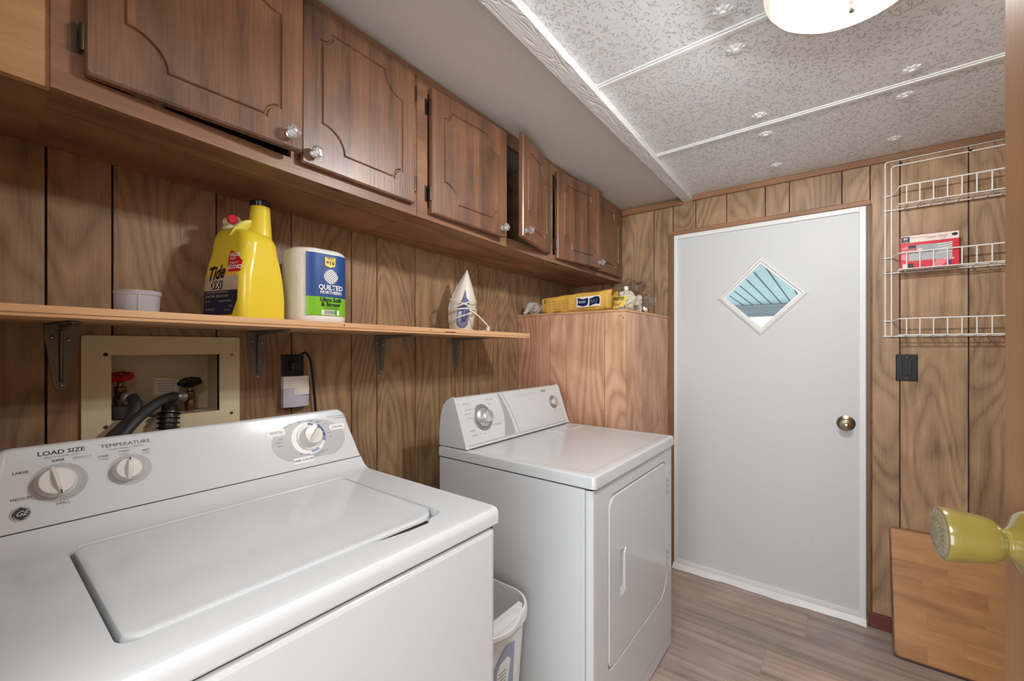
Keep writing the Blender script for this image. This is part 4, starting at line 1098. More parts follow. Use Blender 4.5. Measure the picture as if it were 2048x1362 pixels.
# ------------------------------------------------------------------ things on the shelf
# measuring cup
cpz = zs(0.243)
cu_ = thing('plastic_cup', 'small frosted clear plastic cup at the left end of the shelf', 'cup', (0.16, 0.243, cpz))
obj('cup_body', lathe(NB(), [(0.036, 0), (0.037, 0.002), (0.039, 0.042), (0.0415, 0.044), (0.0415, 0.052), (0.0395, 0.053), (0.0375, 0.044), (0.0355, 0.003)], n=36), M['cup'], cu_, local=True, smooth=40)
obj('cup_seam', tube(NB(), [(0.0395, -0.006, 0.002), (0.0405, -0.006, 0.046)], 0.0008, 6), M['sensor_white'], cu_, local=True)

# detergent bottle
bt = thing('detergent_bottle', 'big yellow detergent bottle with black cap on the shelf', 'bottle', (0.130, 0.470, zs(0.47)), rotz=math.radians(15))
SEC = [(0.0, .082, .062, 0, 0, .02), (0.004, .085, .065, 0, 0, .022), (0.06, .0855, .0655, 0, 0, .024), (0.11, .083, .063, 0, 0, .026), (0.15, .080, .0575, 0, .001, .028), (0.18, .077, .052, -.001, .002, .030),
       (0.205, .076, .049, -.001, .002, .030), (0.225, .071, .044, -.003, .0, .03), (0.238, .058, .036, -.012, -.002, .028), (0.246, .042, .027, -.024, -.004, .022)]
def sec_at(z):
    for a, b in zip(SEC, SEC[1:]):
        if z <= b[0]:
            t = (z - a[0]) / (b[0] - a[0]); return tuple(a[i] + (b[i] - a[i]) * t for i in range(6))
    return SEC[-1]
bm = NB()
loft(bm, [[(a + s[3], b + s[4], s[0]) for a, b in rrect(-s[1], s[1], -s[2], s[2], s[5], 6)] for s in [sec_at(z) for z in [0, .004, .02, .04, .06, .08, .1, .11, .12, .13, .14, .15, .16, .17, .18, .19, .2, .205, .215, .225, .232, .238, .246]]])
nk = [(0.10, .030, .045, .010, .020), (0.14, .036, .045, .016, .018), (0.17, .038, .040, .020, .018), (0.20, .0365, .036, .024, .02), (0.235, .0325, .031, .026, .022), (0.265, .0285, .0275, .026, .024), (0.295, .0245, .0245, .026, .026), (0.318, .0235, .0235, .026, .027)]
loft(bm, [[(a + s[3], b + s[4], s[0]) for a, b in ellipse(0, 0, s[1], s[2], 28)] for s in nk])
body = obj('bottle_body', bm, M['yellow'], bt, local=True, smooth=50)
obj('cap', lathe(NB(), [(0.0235, 0), (0.0255, 0.001), (0.0258, 0.013), (0.0235, 0.016), (0, 0.0165)], Matrix.Translation((0.026, 0.027, 0.312)), 60, ripple=lambda a, k: 0.02 * math.cos(24 * a) if k in (1, 2) else 0), M['capblack'], bt, local=True, smooth=30)
obj('handle', loft(NB(), [[(0.012 + 0.020 * t + 0.008 * math.sin(t * PI) * math.cos(a), -0.050 + 0.060 * t + 0.008 * math.sin(t * PI) * math.sin(a), 0.218 + 0.052 * t ** 0.8 + 0.013 * math.sin(t * PI) * math.cos(a + 1)) for a in [2 * PI * i / 12 for i in range(12)]] for t in [0.02, .15, .3, .5, .7, .85, .98]]), M['yellow_lt'], bt, local=True, smooth=60)
tp_ = obj('tap', lathe(NB(), [(0.024, 0), (0.024, 0.012), (0.020, 0.014), (0.014, 0.016), (0.013, 0.022)], Matrix.Translation((-0.040, -0.006, 0.243)), 28), M['tap_cream'], bt, local=True, smooth=40)
bm = NB(); lathe(bm, [(0.012, -0.022), (0.013, -0.020), (0.013, 0.016), (0.010, 0.02)], frame_to((-0.040, -0.006, 0.273), (1, 0.1, 0.05)), 20)
obj('spigot', bm, M['tap_cream'], bt, local=True, smooth=40)
obj('spigot_neck', lathe(NB(), [(0.007, 0), (0.008, 0.012)], Matrix.Translation((-0.060, -0.010, 0.262)), 12), M['tap_cream'], bt, local=True, smooth=40)
obj('push_button', lathe(NB(), [(0.012, 0), (0.012, 0.010), (0.010, 0.012), (0, 0.0125)], frame_to((-0.030, -0.014, 0.274), (0.85, -0.45, 0.05)), 24), M['label_red'], bt, local=True, smooth=40)
# label patch on the -Y face
def lab(a, z, off=0.0012):
    s = sec_at(z); x = max(-s[1] + .002, min(s[1] - .002, a))
    # follow the rounded corner
    r = s[5]; y = -s[2]; ex = abs(x) - (s[1] - r)
    if ex > 0: y = -s[2] + r - math.sqrt(max(r * r - ex * ex, 0))
    return Vector((x + s[3], y + s[4] - off, z))
def lpatch(f0, f1, z0, z1, m, name, off):
    def f(u, v):
        z = z0 + (z1 - z0) * v; a0, a1 = f0(z), f1(z); return lab(a0 + (a1 - a0) * u, z, off)
    return obj(name, grid(10, 12, f), m, bt, local=True, smooth=60)
Lx0 = lambda z: -0.079 + 0.03 * max(0, z - 0.06)
Lx1 = lambda z: 0.066 - 0.9 * max(0, 0.05 - z) ** 1.0 * 0.6 + (0.0)
lpatch(Lx0, Lx1, 0.012, 0.075, M['label_navy'], 'label_panel', 0.0010)
lpatch(Lx0, lambda z: 0.066, 0.075, 0.112, M['label_tan'], 'label_panel', 0.0010)
lpatch(Lx0, lambda z: 0.064 - 0.5 * (z - .105), 0.112, 0.128, M['label_orange'], 'label_panel', 0.0009)
lpatch(lambda z: 0.020 + 6.0 * (z - 0.158) ** 2 * (1 if z < .158 else .2), lambda z: 0.068 - 2.2 * max(0, z - 0.150) ** 1.15, 0.122, 0.178, M['label_red'], 'label_badge', 0.0016)
def bmp(a0, z0, sl=0.0, off=0.0022, rise=0.0): return lambda a, b: lab(a0 + a, z0 + b + rise * a, off)
text('lettering', 'Tide', 0.050, bmp(-0.018, 0.120, off=0.0024, rise=0.12), M['print_dark'], bt, local=True, bold=0.0014, shear=0.25, xs=0.72)
text('lettering', 'OXI', 0.026, bmp(-0.014, 0.088, off=0.0024), M['print_dark'], bt, local=True, bold=0.0022)
text('lettering', 'OXI', 0.026, bmp(-0.014, 0.088, off=0.0036), M['white_print'], bt, local=True)
text('lettering', 'VALUE', 0.0145, bmp(0.043, 0.166, off=0.0032), M['white_print'], bt, local=True, bold=0.0004, xs=.85)
text('lettering', 'PACK', 0.0085, bmp(0.038, 0.156, off=0.0026), M['white_print'], bt, local=True, bold=0.0002)
text('lettering', 'FORMAT', 0.0085, bmp(0.044, 0.144, off=0.0026), M['white_print'], bt, local=True, bold=0.0002)
text('lettering', 'ECONO', 0.0145, bmp(0.049, 0.133, off=0.0032), M['white_print'], bt, local=True, bold=0.0004, xs=.85)
for (s, a, z, sz) in (('STAIN AND ODOR REMOVER', -0.008, 0.070, 0.0062), ('WHITENS  BRIGHTENS', -0.01, 0.060, 0.009), ('ULTRA', -0.045, 0.047, 0.007), ('CONCENTRATED', 0.022, 0.047, 0.0062), ('DETERGENT', -0.035, 0.026, 0.007), ('he', 0.045, 0.034, 0.011), ('94 loads', 0.03, 0.024, 0.007)):
    text('lettering', s, sz, bmp(a, z, off=0.0026), M['label_tan'], bt, local=True)

# bathroom tissue pack
tp = thing('toilet_paper_pack', 'plastic-wrapped toilet paper pack with blue and green label on the shelf', 'toilet paper', (0.135, 0.660, zs(0.66)))
TW, TD, TH = 0.082, 0.075, 0.222
def tsec(z, s=1.0): return [(a * s, b * s, z) for a, b in rrect(-TD, TD, -TW, TW, 0.055, 10)]
def tpoint(u, z, off=0.0):  # u = arc position along outline starting from -y side, metres
    pass
bm = NB()
loft(bm, [tsec(0, .9), tsec(0.006, .97), tsec(0.02), tsec(0.06, .995), tsec(0.10, 1.0), tsec(0.11, .985), tsec(0.12, 1.0), tsec(0.16, .995), tsec(0.20, 1.0), tsec(0.214, .97), tsec(0.220, .90), tsec(0.217, .6)])
for v in bm.verts:
    n_ = noise.noise(v.co * 30) * 0.0025; v.co += Vector((v.co.x, v.co.y, 0)).normalized() * n_
obj('wrapper', bm, M['tp_white'], tp, local=True, smooth=60)
outl = rrect(-TD, TD, -TW, TW, 0.055, 24)
acc = [0]; ii = [k for k, p in enumerate(outl) if p[0] > 0.0]
# build arc table going from (-y,+x side) around +x face
seq = [p for p in outl if p[0] > TD - 0.0551]
cum = [0.0]
for a, b in zip(seq, seq[1:]): cum.append(cum[-1] + math.hypot(b[0] - a[0], b[1] - a[1]))
mid = cum[-1] / 2
def tpm(u, z, off=0.0028):
    s = mid + u; s = max(0, min(cum[-1] - 1e-6, s))
    for k in range(len(cum) - 1):
        if s <= cum[k + 1]:
            t = (s - cum[k]) / max(cum[k + 1] - cum[k], 1e-9)
            x = seq[k][0] + (seq[k + 1][0] - seq[k][0]) * t; y = seq[k][1] + (seq[k + 1][1] - seq[k][1]) * t; break
    nx = x - (TD - 0.055); ny = y - (TW - 0.055 if y > TW - 0.055 else (-(TW - 0.055) if y < -(TW - 0.055) else y))
    l_ = math.hypot(nx, ny) or 1
    return Vector((x + nx / l_ * off, y + ny / l_ * off, z))
U0, U1 = -0.060, 0.068
obj('label_blue', grid(24, 12, lambda u, v: tpm(U0 + (U1 - U0) * u, 0.078 + 0.127 * v)), M['blue_print'], tp, local=True, smooth=60)
obj('label_green', grid(24, 4, lambda u, v: tpm(U0 + (U1 - U0) * u, 0.024 + 0.054 * v)), M['tp_green'], tp, local=True, smooth=60)
tpt = lambda u0, z0, off=0.0050: (lambda a, b: tpm(u0 + a, z0 + b, off))
cU = 0.010
text('lettering', 'QUILTED', 0.0200, tpt(cU, 0.106), M['white_print'], tp, local=True, bold=0.0006, xs=0.92)
text('lettering', 'NORTHERN', 0.0125, tpt(cU, 0.0915), M['white_print'], tp, local=True, bold=0.0004, xs=.98)
text('lettering', 'Ultra Soft', 0.0165, tpt(cU, 0.070), M['print_dark'], tp, local=True, bold=0.0005)
text('lettering', '& Strong', 0.0165, tpt(cU, 0.0565), M['print_dark'], tp, local=True, bold=0.0005)
text('lettering', '3X STRONGER', 0.0062, tpt(cU, 0.046), M['print_dark'], tp, local=True)
obj('label_shield', poly([(-0.016, 0.175), (-0.014, 0.170), (0.0, 0.166), (0.014, 0.170), (0.016, 0.175), (0.016, 0.196), (-0.016, 0.196)], lambda a, b: tpm(cU - .002 + a, b, 0.0042)), M['tp_yellow'], tp, local=True)
text('lettering', '=16', 0.0165, tpt(cU - .002, 0.180, .0052), M['print_dark'], tp, local=True, bold=0.0004)
text('lettering', 'MEGA', 0.0085, tpt(cU - .002, 0.192, .0052), M['print_dark'], tp, local=True, bold=0.0003)
# woven lattice emblem clipped to a circle
for k in range(-4, 5):
    for sg in (1, -1):
        o_ = k * 0.0052
        if abs(o_) > 0.0205: continue
        hl = math.sqrt(0.0215 ** 2 - o_ ** 2)
        if sg == 1: seg_ = [(-hl, -0.25 * hl) if False else (-hl, -hl * .0)]
        for q0, q1 in (((-hl, -0.001), (0.001, hl)) if (k % 2 == 0) == (sg == 1) else ((-hl, hl),)):
            c_, s_ = math.cos(sg * PI / 4), math.sin(sg * PI / 4)
            P_ = lambda t, w: (c_ * t - s_ * (o_ + w), s_ * t + c_ * (o_ + w))
            obj('emblem_line', poly([P_(q0, -.0012), P_(q1, -.0012), P_(q1, .0012), P_(q0, .0012)], lambda a, b: tpm(cU + a, 0.139 + b, 0.0044 + 0.0001 * sg)), M['white_print'], tp, local=True)
obj('barcode_patch', poly([(-0.028, 0.026), (0.026, 0.026), (0.026, 0.040), (-0.028, 0.040)], lambda a, b: tpm(cU + a, b, 0.0034)), M['white_print'], tp, local=True)
for k in range(14):
    obj('barcode_bar', poly([(-0.020 + k * .0028, 0.028), (-0.0186 + k * .0028, 0.028), (-0.0186 + k * .0028, 0.039), (-0.020 + k * .0028, 0.039)], lambda a, b: tpm(cU + a, b, 0.004)), M['grey_print'], tp, local=True)

# clothes iron
ir = thing('clothes_iron', 'white steam iron with blue tank stood upright, cord wound round it', 'iron', (0.115, 1.318, zs(1.318)), rotz=math.radians(-42))
IS = [(0.0, 0.0, .043, .030), (0.01, 0.0, .047, .050), (0.04, .001, .051, .055), (0.08, .003, .055, .050), (0.115, .007, .056, .042), (0.135, .009, .053, .038), (0.156, .012, .046, .034), (0.19, .015, .034, .028), (0.225, .020, .020, .018), (0.25, .023, .009, .010), (0.268, .025, .001, .003)]
def isec(z, c, h, d):
    return [(0.003, c - h, z), (0.003, c + h, z)] + [(0.012 + d * (1 - abs(math.sin(a)) ** 2.6) , c + h * math.sin(a) * .97, z) for a in [PI / 2 - PI * i / 10 for i in range(11)]]
obj('iron_body', loft(NB(), [isec(*s) for s in IS]), M['iron_white'], ir, local=True, smooth=50)
obj('soleplate', loft(NB(), [[(-0.006, s[1] - s[2] * 1.04, s[0] + .002), (-0.006, s[1] + s[2] * 1.04, s[0] + .002), (0.003, s[1] + s[2] * 1.04, s[0] + .002), (0.003, s[1] - s[2] * 1.04, s[0] + .002)] for s in IS]), M['steel'], ir, local=True, smooth=30)
def hand(z, c, w, x): return [(x[0], c - w, z), (x[0], c + w, z), (x[1] - .004, c + w, z), (x[1], c + w * .5, z), (x[1], c - w * .5, z), (x[1] - .004, c - w, z)]
obj('water_tank', loft(NB(), [hand(0.018, .0, .010, (.04, .070)), hand(0.03, .0, .022, (.04, .078)), hand(0.06, .002, .025, (.04, .083)), hand(0.10, .006, .024, (.035, .080)), hand(0.125, .012, .018, (.035, .072)), hand(0.14, .016, .010, (.03, .060))]), M['iron_purple'], ir, local=True, smooth=45)
obj('handle', loft(NB(), [hand(0.045, .006, .009, (.07, .092)), hand(0.07, .009, .012, (.075, .100)), hand(0.10, .012, .012, (.07, .098)), hand(0.12, .014, .009, (.06, .085))]), M['iron_dark'], ir, local=True, smooth=45)
obj('spray_flash', loft(NB(), [hand(0.135, .012, .010, (.03, .062)), hand(0.155, .014, .006, (.03, .054)), hand(0.178, .016, .001, (.03, .046))]), M['slate_print'], ir, local=True, smooth=45)
def wrap(zc, tilt, ph, ry=0.062, rx=0.062, cy_=0.004, turns=1.0):
    return [(0.040 + rx * math.cos(a), cy_ + ry * math.sin(a), zc + tilt * math.sin(a + ph)) for a in [turns * 2 * PI * i / 36 for i in range(int(36))]]
for (zc, tl, ph) in ((0.062, 0.022, 0.2), (0.085, 0.010, 1.2), (0.105, 0.022, 0.4), (0.118, 0.020, 3.3)):
    obj('cord_turn', tube(NB(), wrap(zc, tl, ph, 0.058 - 0.1 * max(0, zc - .09), 0.058), 0.0032, 8, closed=True), M['cord_white'], ir, local=True, smooth=60)
obj('cord_end', tube(NB(), smoothpath([(0.09, 0.03, 0.09), (0.085, 0.055, 0.075), (0.07, 0.080, 0.055), (0.06, 0.105, 0.030), (0.05, 0.112, 0.012), (0.04, 0.105, 0.006), (0.035, 0.06, 0.005), (0.03, 0.04, 0.012)]), 0.0032, 8), M['cord_white'], ir, local=True, smooth=60)
obj('plug', lathe(NB(), [(0.005, 0), (0.008, 0.003), (0.008, 0.018), (0.005, 0.022)], frame_to((0.05, 0.110, 0.003), (0, 0.1, 1)), 12), M['cord_white'], ir, local=True, smooth=40)

# ------------------------------------------------------------------ things on the closet
pk = thing('yellow_package', 'long crumpled yellow plastic package lying on top of the corner closet', 'package', (0.33, 1.95, CZ1))
def pkz(x):  # lower / upper edges
    return 0.0
def pkf(u, v):
    a = v * 2 * PI
    x = 0.135 + 0.405 * u
    hh = 0.043 + 0.008 * u; dd_ = 0.035 + 0.010 * u
    cz = CZ1 + hh + 0.002
    ex = 0.45
    c_, s_ = math.cos(a), math.sin(a)
    yy_ = -dd_ * math.copysign(abs(c_) ** ex, c_); zz_ = hh * math.copysign(abs(s_) ** ex, s_)
    p = Vector((x, 1.952 + yy_, cz + zz_))
    n_ = noise.noise(Vector((x * 24, yy_ * 14, zz_ * 14 + 3))) * 0.006 + noise.noise(Vector((x * 60, yy_ * 30, zz_ * 30))) * 0.0025
    end = max(0, 0.10 - u) * 2.5 + max(0, u - 0.93) * 4
    p.y += (yy_ * -0.4 * end) + n_; p.z += n_ * 0.8
    p.z = max(p.z, CZ1 + 0.0005)
    return p
bm = grid(60, 24, pkf)
for e_ in (0, 1): pass
obj('wrapper', bm, M['pkg_yellow'], pk, smooth=60)
def pfront(x, z, off=0.004):
    u = (x - 0.135) / 0.405; hh = 0.043 + 0.008 * u
    best = pkf(u, 0.0)
    return Vector((x, 1.952 - (0.035 + 0.010 * u) - off, CZ1 + hh + z))
obj('picture_panel', grid(6, 4, lambda u, v: pfront(0.352 + 0.135 * u, -0.026 + 0.052 * v, 0.0065)), M['box_white'], pk)
for (x, w) in ((0.358, 0.058), (0.424, 0.056)):
    pic = grid(8, 6, lambda u, v: pfront(x + w * u + (0.004 * math.sin(v * 3)), -0.018 + 0.036 * v + 0.004 * math.sin(u * 5 + x * 40), 0.0085))
    obj('picture', pic, M['label_navy'], pk)
obj('picture_detail', grid(4, 2, lambda u, v: pfront(0.366 + 0.040 * u, -0.006 + 0.012 * v, 0.0095)), M['slate_print'], pk)
obj('picture_detail', tube(NB(), [pfront(0.430 + 0.04 * t, 0.010 * math.sin(t * 14), 0.0100) for t in [i / 10 for i in range(11)]], 0.0012, 5), M['slate_print'], pk)
text('lettering', 'D', 0.022, lambda a, b: pfront(0.160 + a, 0.020 + b, 0.0075), M['print_dark'], pk, bold=0.0002)
for k in range(4):
    text('lettering', 'heavy duty protective storage cover', 0.0095, lambda a, b, k=k: pfront(0.245 + a, 0.016 - 0.013 * k + b, 0.0065), M['trim'], pk, xs=.9)
# printed end with the word
pe = thing('newspaper_bundle', 'folded newspaper bundle with yellow masthead at right end of closet top', 'newspaper', (0.62, 1.93, CZ1))
def crumple(cx_, cy_, sx, sy, sz, seed, sharp=0.35, n=(20, 12)):
    def f(u, v):
        a = u * 2 * PI; b = -PI / 2 + v * PI
        d_ = Vector((math.cos(a) * math.cos(b), math.sin(a) * math.cos(b), math.sin(b)))
        k = 1 + sharp * noise.noise(d_ * 2.3 + Vector((seed, 0, 0))) + sharp * .7 * noise.noise(d_ * 6 + Vector((0, seed, 0)))
        return Vector((cx_ + sx * d_.x * k, cy_ + sy * d_.y * k, max(CZ1 + 0.0008, CZ1 + sz + sz * d_.z * k)))
    return grid(n[0], n[1], f)
obj('paper', crumple(0.590, 1.968, 0.040, 0.050, 0.048, 3.1, 0.22), M['news'], pe)
obj('masthead', grid(5, 4, lambda u, v: Vector((0.548 + 0.055 * u + 0.022 * v, 1.902 - 0.003 * math.sin(u * 4), CZ1 + 0.006 + 0.056 * v))), M['masthead'], pe)
text('lettering', 'PRESTO', 0.020, lambda a, b: Vector((0.580 + a + 0.35 * b, 1.8965, CZ1 + 0.050 + b)), M['print_dark'], pe, bold=0.0006, shear=0.1, xs=0.8)
text('lettering', 'foil', 0.026, lambda a, b: Vector((0.572 + a + 0.35 * b, 1.8965, CZ1 + 0.024 + b)), M['board_edge'], pe, shear=0.3)
obj('blue_mark', grid(3, 2, lambda u, v: Vector((0.582 + 0.022 * u, 1.8985, CZ1 + 0.002 + 0.010 * v))), M['slate_print'], pe)
n1 = thing('crumpled_newspaper', 'crumpled newspaper ball with a flap over the left closet-top edge', 'newspaper', (0.075, 1.95, CZ1))
obj('paper', crumple(0.066, 1.95, 0.044, 0.050, 0.034, 9.4, 0.4), M['news'], n1)
obj('paper_flap', grid(8, 8, lambda u, v: Vector((0.040 + 0.080 * u * (0.35 + 0.65 * v) + 0.016 * v, 1.892 - 0.022 * (1 - v) - 0.005 * math.sin(u * 9), CZ1 + 0.0015 + 0.058 * v ** 1.3 + 0.005 * math.sin(u * 7)))), M['news'], n1, smooth=60)
n2 = thing('crumpled_newspaper', 'crumpled grey newspaper ball at the right corner of the closet top', 'newspaper', (0.60, 2.09, CZ1))
obj('paper', crumple(0.575, 2.10, 0.040, 0.060, 0.042, 5.5, 0.5), M['news'], n2)
cb = obj('clear_plastic_bag', crumple(0.50, 2.30, 0.085, 0.135, 0.095, 12.3, 0.45, (26, 16)), M['clearbag'], smooth=20)
tag(cb, 'crumpled clear plastic bag on the closet top nearest the white door', 'bag')

# ------------------------------------------------------------------ switch
sw = thing('light_switch', 'black rocker light switch on the paneling right of the white door', 'switch', (1.64, YF, 1.172))
obj('cover_plate', B(1.604, 1.675, YF - 0.007, YF - 0.0005, 1.115, 1.230), M['black_plastic'], sw, bevel=0.003)
obj('rocker', B(1.624, 1.656, YF - 0.012, YF - 0.006, 1.140, 1.206), M['black_plastic'], sw, bevel=0.002)
for z in (1.127, 1.218): obj('screw', lathe(NB(), [(0.003, 0), (0.002, 0.001), (0, 0.001)], frame_to((1.640, YF - 0.007, z), (0, -1, 0)), 10), M['bracket'], sw)

# ------------------------------------------------------------------ wire rack
rk = thing('wire_rack', 'white three-tier wire rack on the paneling right of the white door', 'rack', (1.85, YF, 1.7))
YW = YF - 0.0045; XE = 2.12; YB = 2.43
def wire(name, pts, r=0.0028): return obj(name, tube(NB(), pts, r, 8), M['wire'], rk, smooth=60)
def rc(p, q, s, r=0.012):  # rounded corner polyline p-q-s
    p, q, s = Vector(p), Vector(q), Vector(s); a = q + (p - q).normalized() * r; b = q + (s - q).normalized() * r
    return [p] + [a.lerp(q, t).lerp(q.lerp(b, t), t) for t in (0, .25, .5, .75, 1)] + [s]
wire('frame_wire', rc((1.569, YW, 1.306), (1.569, YW, 2.082), (XE + .02, YW, 2.085)), 0.0032)
wire('frame_wire', rc((1.590, YW, 1.309), (1.590, YW, 2.058), (XE, YW, 2.060)), 0.0032)
for (zu, zl, rz) in ((1.929, 1.864, 1.944), (1.655, 1.587, 1.660), (1.376, 1.309, 1.382)):
    wire('tier_wire', [(1.563, YW - .004, zl), (XE + .02, YW - .004, zl)], 0.003)
    wire('tier_rail', [(1.563, YW - .004, zu)] + [(1.592, YW - .006, zu), (1.602, YB + .03, zu + .003), (1.611, YB, rz), (1.622, YB - .001, rz), (XE, YB - .001, rz)], 0.003)
    wire('tier_wire', [(1.606, YB, zl + .004), (XE, YB, zl + .004)], 0.0026)
    wire('tier_wire', [(1.604, YB + .03, zl + .002), (XE, YB + .03, zl + .002)], 0.0022)
    x = 1.632
    while x < XE:
        wire('tier_upright', [(x, YB - .0005, rz), (x, YB - .0005, zl + .006), (x, YB + .006, zl + .001), (x, YW - .004, zl - .001)], 0.0024)
        x += 0.0405
for (x, z) in ((1.62, 2.066), (1.578, 1.590), (1.595, 1.309), (1.83, 2.062)):
    obj('screw_clip', B(x - .005, x + .005, YF - .010, YF - .001, z - .004, z + .004), M['black_plastic'], rk, bevel=0.001)
# bulb box in the rack
lb = thing('light_bulb_box', 'red and white light bulb box on the middle tier of the wire rack', 'box', (1.70, 2.47, 1.592))
bx0, bx1, by0, by1, bz0, bz1 = 1.614, 1.788, 2.438, 2.500, 1.5925, 1.730
obj('carton', B(bx0, bx1, by0, by1, bz0, bz1), M['box_red'], lb, bevel=0.0012)
bmap = lambda off: (lambda a, b: (bx0 + a, by0 - off, bz0 + b))
W_, H_ = bx1 - bx0, bz1 - bz0
obj('print_band', poly([(0.001, H_ - 0.030), (W_ - .001, H_ - 0.030), (W_ - .001, H_ - .001), (0.001, H_ - .001)], bmap(0.0006)), M['box_white'], lb)
obj('print_pink', poly([(0.002, 0.085), (0.022, 0.095), (0.022, 0.030), (0.002, 0.040)], bmap(0.0006)), M['box_pink'], lb)
obj('print_pink', poly([(0.095, 0.002), (0.125, 0.002), (0.150, 0.030), (0.110, 0.034)], bmap(0.0006)), M['box_pink'], lb)
obj('print_black', poly(rrect(0.002, 0.028, H_ - .029, H_ - .004, .002, 2), bmap(0.0011)), M['print_dark'], lb)
text('lettering', '60', 0.013, lambda a, b: bmap(0.0024)(0.0150 + a, H_ - .013 + b), M['white_print'], lb, bold=.0003)
text('lettering', 'watt', 0.007, lambda a, b: bmap(0.0017)(0.0150 + a, H_ - .024 + b), M['white_print'], lb)
text('lettering', 'ENERGY SAVING', 0.0068, lambda a, b: bmap(0.0012)(0.055 + a, H_ - .011 + b), M['box_red'], lb)
text('lettering', 'Super Saver', 0.016, lambda a, b: bmap(0.0012)(0.110 + a, H_ - .014 + b), M['label_red'], lb, shear=.3, xs=.8)
text('lettering', '1249', 0.008, lambda a, b: bmap(0.0012)(0.128 + a, H_ - .0255 + b), M['grey_print'], lb)
obj('print_oval', poly(ellipse(W_ - .013, H_ - .013, .009, .006, 20), bmap(0.0011)), M['print_dark'], lb)
obj('window', poly(rrect(0.024, W_ - .020, 0.030, 0.095, .003, 2), bmap(0.0008)), M['grey_oval'], lb)
obj('window_dark', poly([(0.024, 0.082), (0.048, 0.082), (0.048, 0.095), (0.024, 0.095)], bmap(0.0012)), M['gap'], lb)
obj('window_dark', poly([(0.050, 0.066), (0.105, 0.066), (0.105, 0.094), (0.050, 0.094)], bmap(0.0012)), M['grey_mid'], lb)
for k in range(5):
    obj('bulb_coil', tube(NB(), [(bx0 + 0.112 + 0.042 * t, by0 - 0.002, bz0 + 0.052 + 0.009 * k + 0.006 * t) for t in (0, .5, 1)], 0.0028, 6), M['white_print'], lb, smooth=60)
obj('print_band', poly([(0.002, 0.066), (0.050, 0.066), (0.050, 0.080), (0.002, 0.080)], bmap(0.0014)), M['label_red'], lb)
obj('print_disc', poly(ellipse(0.058, 0.072, 0.010, 0.0085, 24), bmap(0.0018)), M['box_white'], lb)
text('lettering', '13w', 0.008, lambda a, b: bmap(0.0022)(0.058 + a, 0.072 + b), M['print_dark'], lb)
text('lettering', 'SOFT WHITE', 0.0068, lambda a, b: bmap(0.0018)(0.024 + a, 0.073 + b), M['white_print'], lb, bold=.0001)
obj('print_code', poly([(0.006, 0.002), (0.022, 0.002), (0.022, 0.020), (0.006, 0.020)], bmap(0.0008)), M['box_white'], lb)
obj('print_code', poly([(0.022, 0.002), (0.040, 0.002), (0.040, 0.020), (0.022, 0.020)], bmap(0.0008)), M['print_dark'], lb)
obj('print_blue', poly([(0.138, 0.006), (0.152, 0.006), (0.152, 0.020), (0.138, 0.020)], bmap(0.0011)), M['blue_print'], lb)
text('lettering', '4 BULBS', 0.0085, lambda a, b: bmap(0.0018)(0.145 + a, 0.028 + b), M['white_print'], lb, bold=.0002)

# ------------------------------------------------------------------ butcher block board leaning on the far wall
bd_lean = math.atan2(0.195, 0.46)
bd = thing('butcher_block_board', 'butcher block tabletop board leaning against the paneling at the lower right', 'board', (1.582, 2.318, 0.0), rot=(0, 0, 0))
BL = 0.502
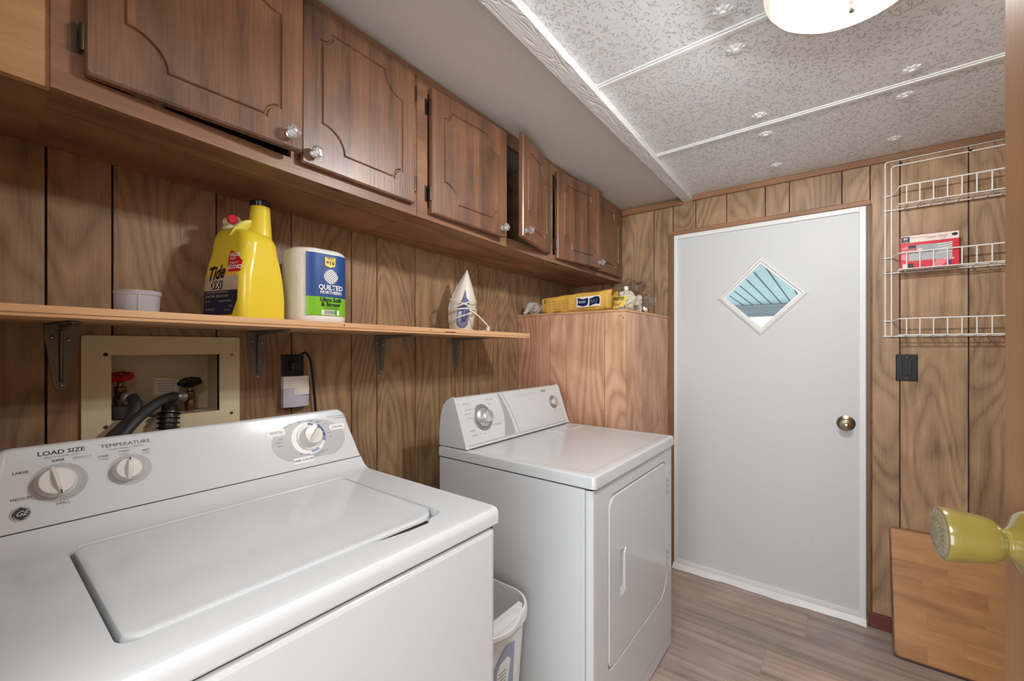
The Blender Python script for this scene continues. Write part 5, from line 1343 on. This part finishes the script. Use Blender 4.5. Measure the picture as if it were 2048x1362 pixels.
# local frame: a along x, b up the lean, n toward the room
bu = Vector((0, math.sin(bd_lean), math.cos(bd_lean))); bnrm = Vector((0, -math.cos(bd_lean), math.sin(bd_lean)))
O = Vector((1.582, 2.322, 0.006))
def bp(a, b, t): return O + Vector((a, 0, 0)) + bu * b + bnrm * t
bm = NB()
ro = rrect(0, 0.55, 0, BL, 0.018, 5)
loft(bm, [[bp(a, b, -0.008) for a, b in ro], [bp(a, b, 0.008) for a, b in ro]])
obj('board_core', bm, M['board_edge'], bd, bevel=0.002)
y_ = 0.006; k = 0
while y_ < BL - 0.01:
    h = min(0.061, BL - 0.006 - y_)
    x_ = 0.006 if k % 2 else 0.006
    first = (0.095, 0.20, 0.10, 0.26, 0.09, 0.17, 0.11, 0.22, .1)[k % 9]
    while x_ < 0.542:
        w = min(first if x_ < 0.01 else rt(0.17, 0.32), 0.544 - x_)
        tn = rt(0.90, 1.12)
        r_ = 0.0
        pts = [(x_ + .0002, y_ + .0002), (x_ + w - .0002, y_ + .0002), (x_ + w - .0002, y_ + h - .0002), (x_ + .0002, y_ + h - .0002)]
        if x_ < 0.01 and k == 0: pts = [(x_ + .012, y_), (x_ + w, y_), (x_ + w, y_ + h), (x_, y_ + h), (x_, y_ + .012)]
        bm = NB(); loft(bm, [[bp(a, b, 0.0075) for a, b in pts], [bp(a, b, 0.0090) for a, b in pts]])
        obj('stave', bm, M['butcher'], bd, tone=(tn, tn, tn))
        x_ += w
    y_ += h; k += 1

# ------------------------------------------------------------------ ceiling lamp
LX, LY = 1.43, 1.165
lp_ = thing('ceiling_lamp', 'frosted glass dome ceiling lamp with a dark finial', 'ceiling lamp', (LX, LY, CZ))
mt = Matrix.Translation((LX, LY, 0))
obj('pan', lathe(NB(), [(0.10, CZ - 0.001), (0.10, CZ - 0.012), (0.148, CZ - 0.044), (0.151, CZ - 0.066), (0.148, CZ - 0.064), (0.098, CZ - 0.026), (0.0, CZ - 0.024)], mt, 48), M['steel'], lp_, smooth=40)  # hidden pan, its low rim shaped to keep bulb light off the ceiling
obj('shade', lathe(NB(), [(0.160, 2.072), (0.163, 2.068), (0.160, 2.058), (0.146, 2.040), (0.122, 2.022), (0.090, 2.009), (0.05, 2.001), (0.006, 1.999)], mt, 64, caps=False), M['lampglass'], lp_, smooth=60)
obj('finial', lathe(NB(), [(0.0, 2.002), (0.010, 2.001), (0.012, 1.996), (0.008, 1.990), (0.009, 1.985), (0.005, 1.979), (0, 1.977)], mt, 24), M['bracket'], lp_, smooth=50)
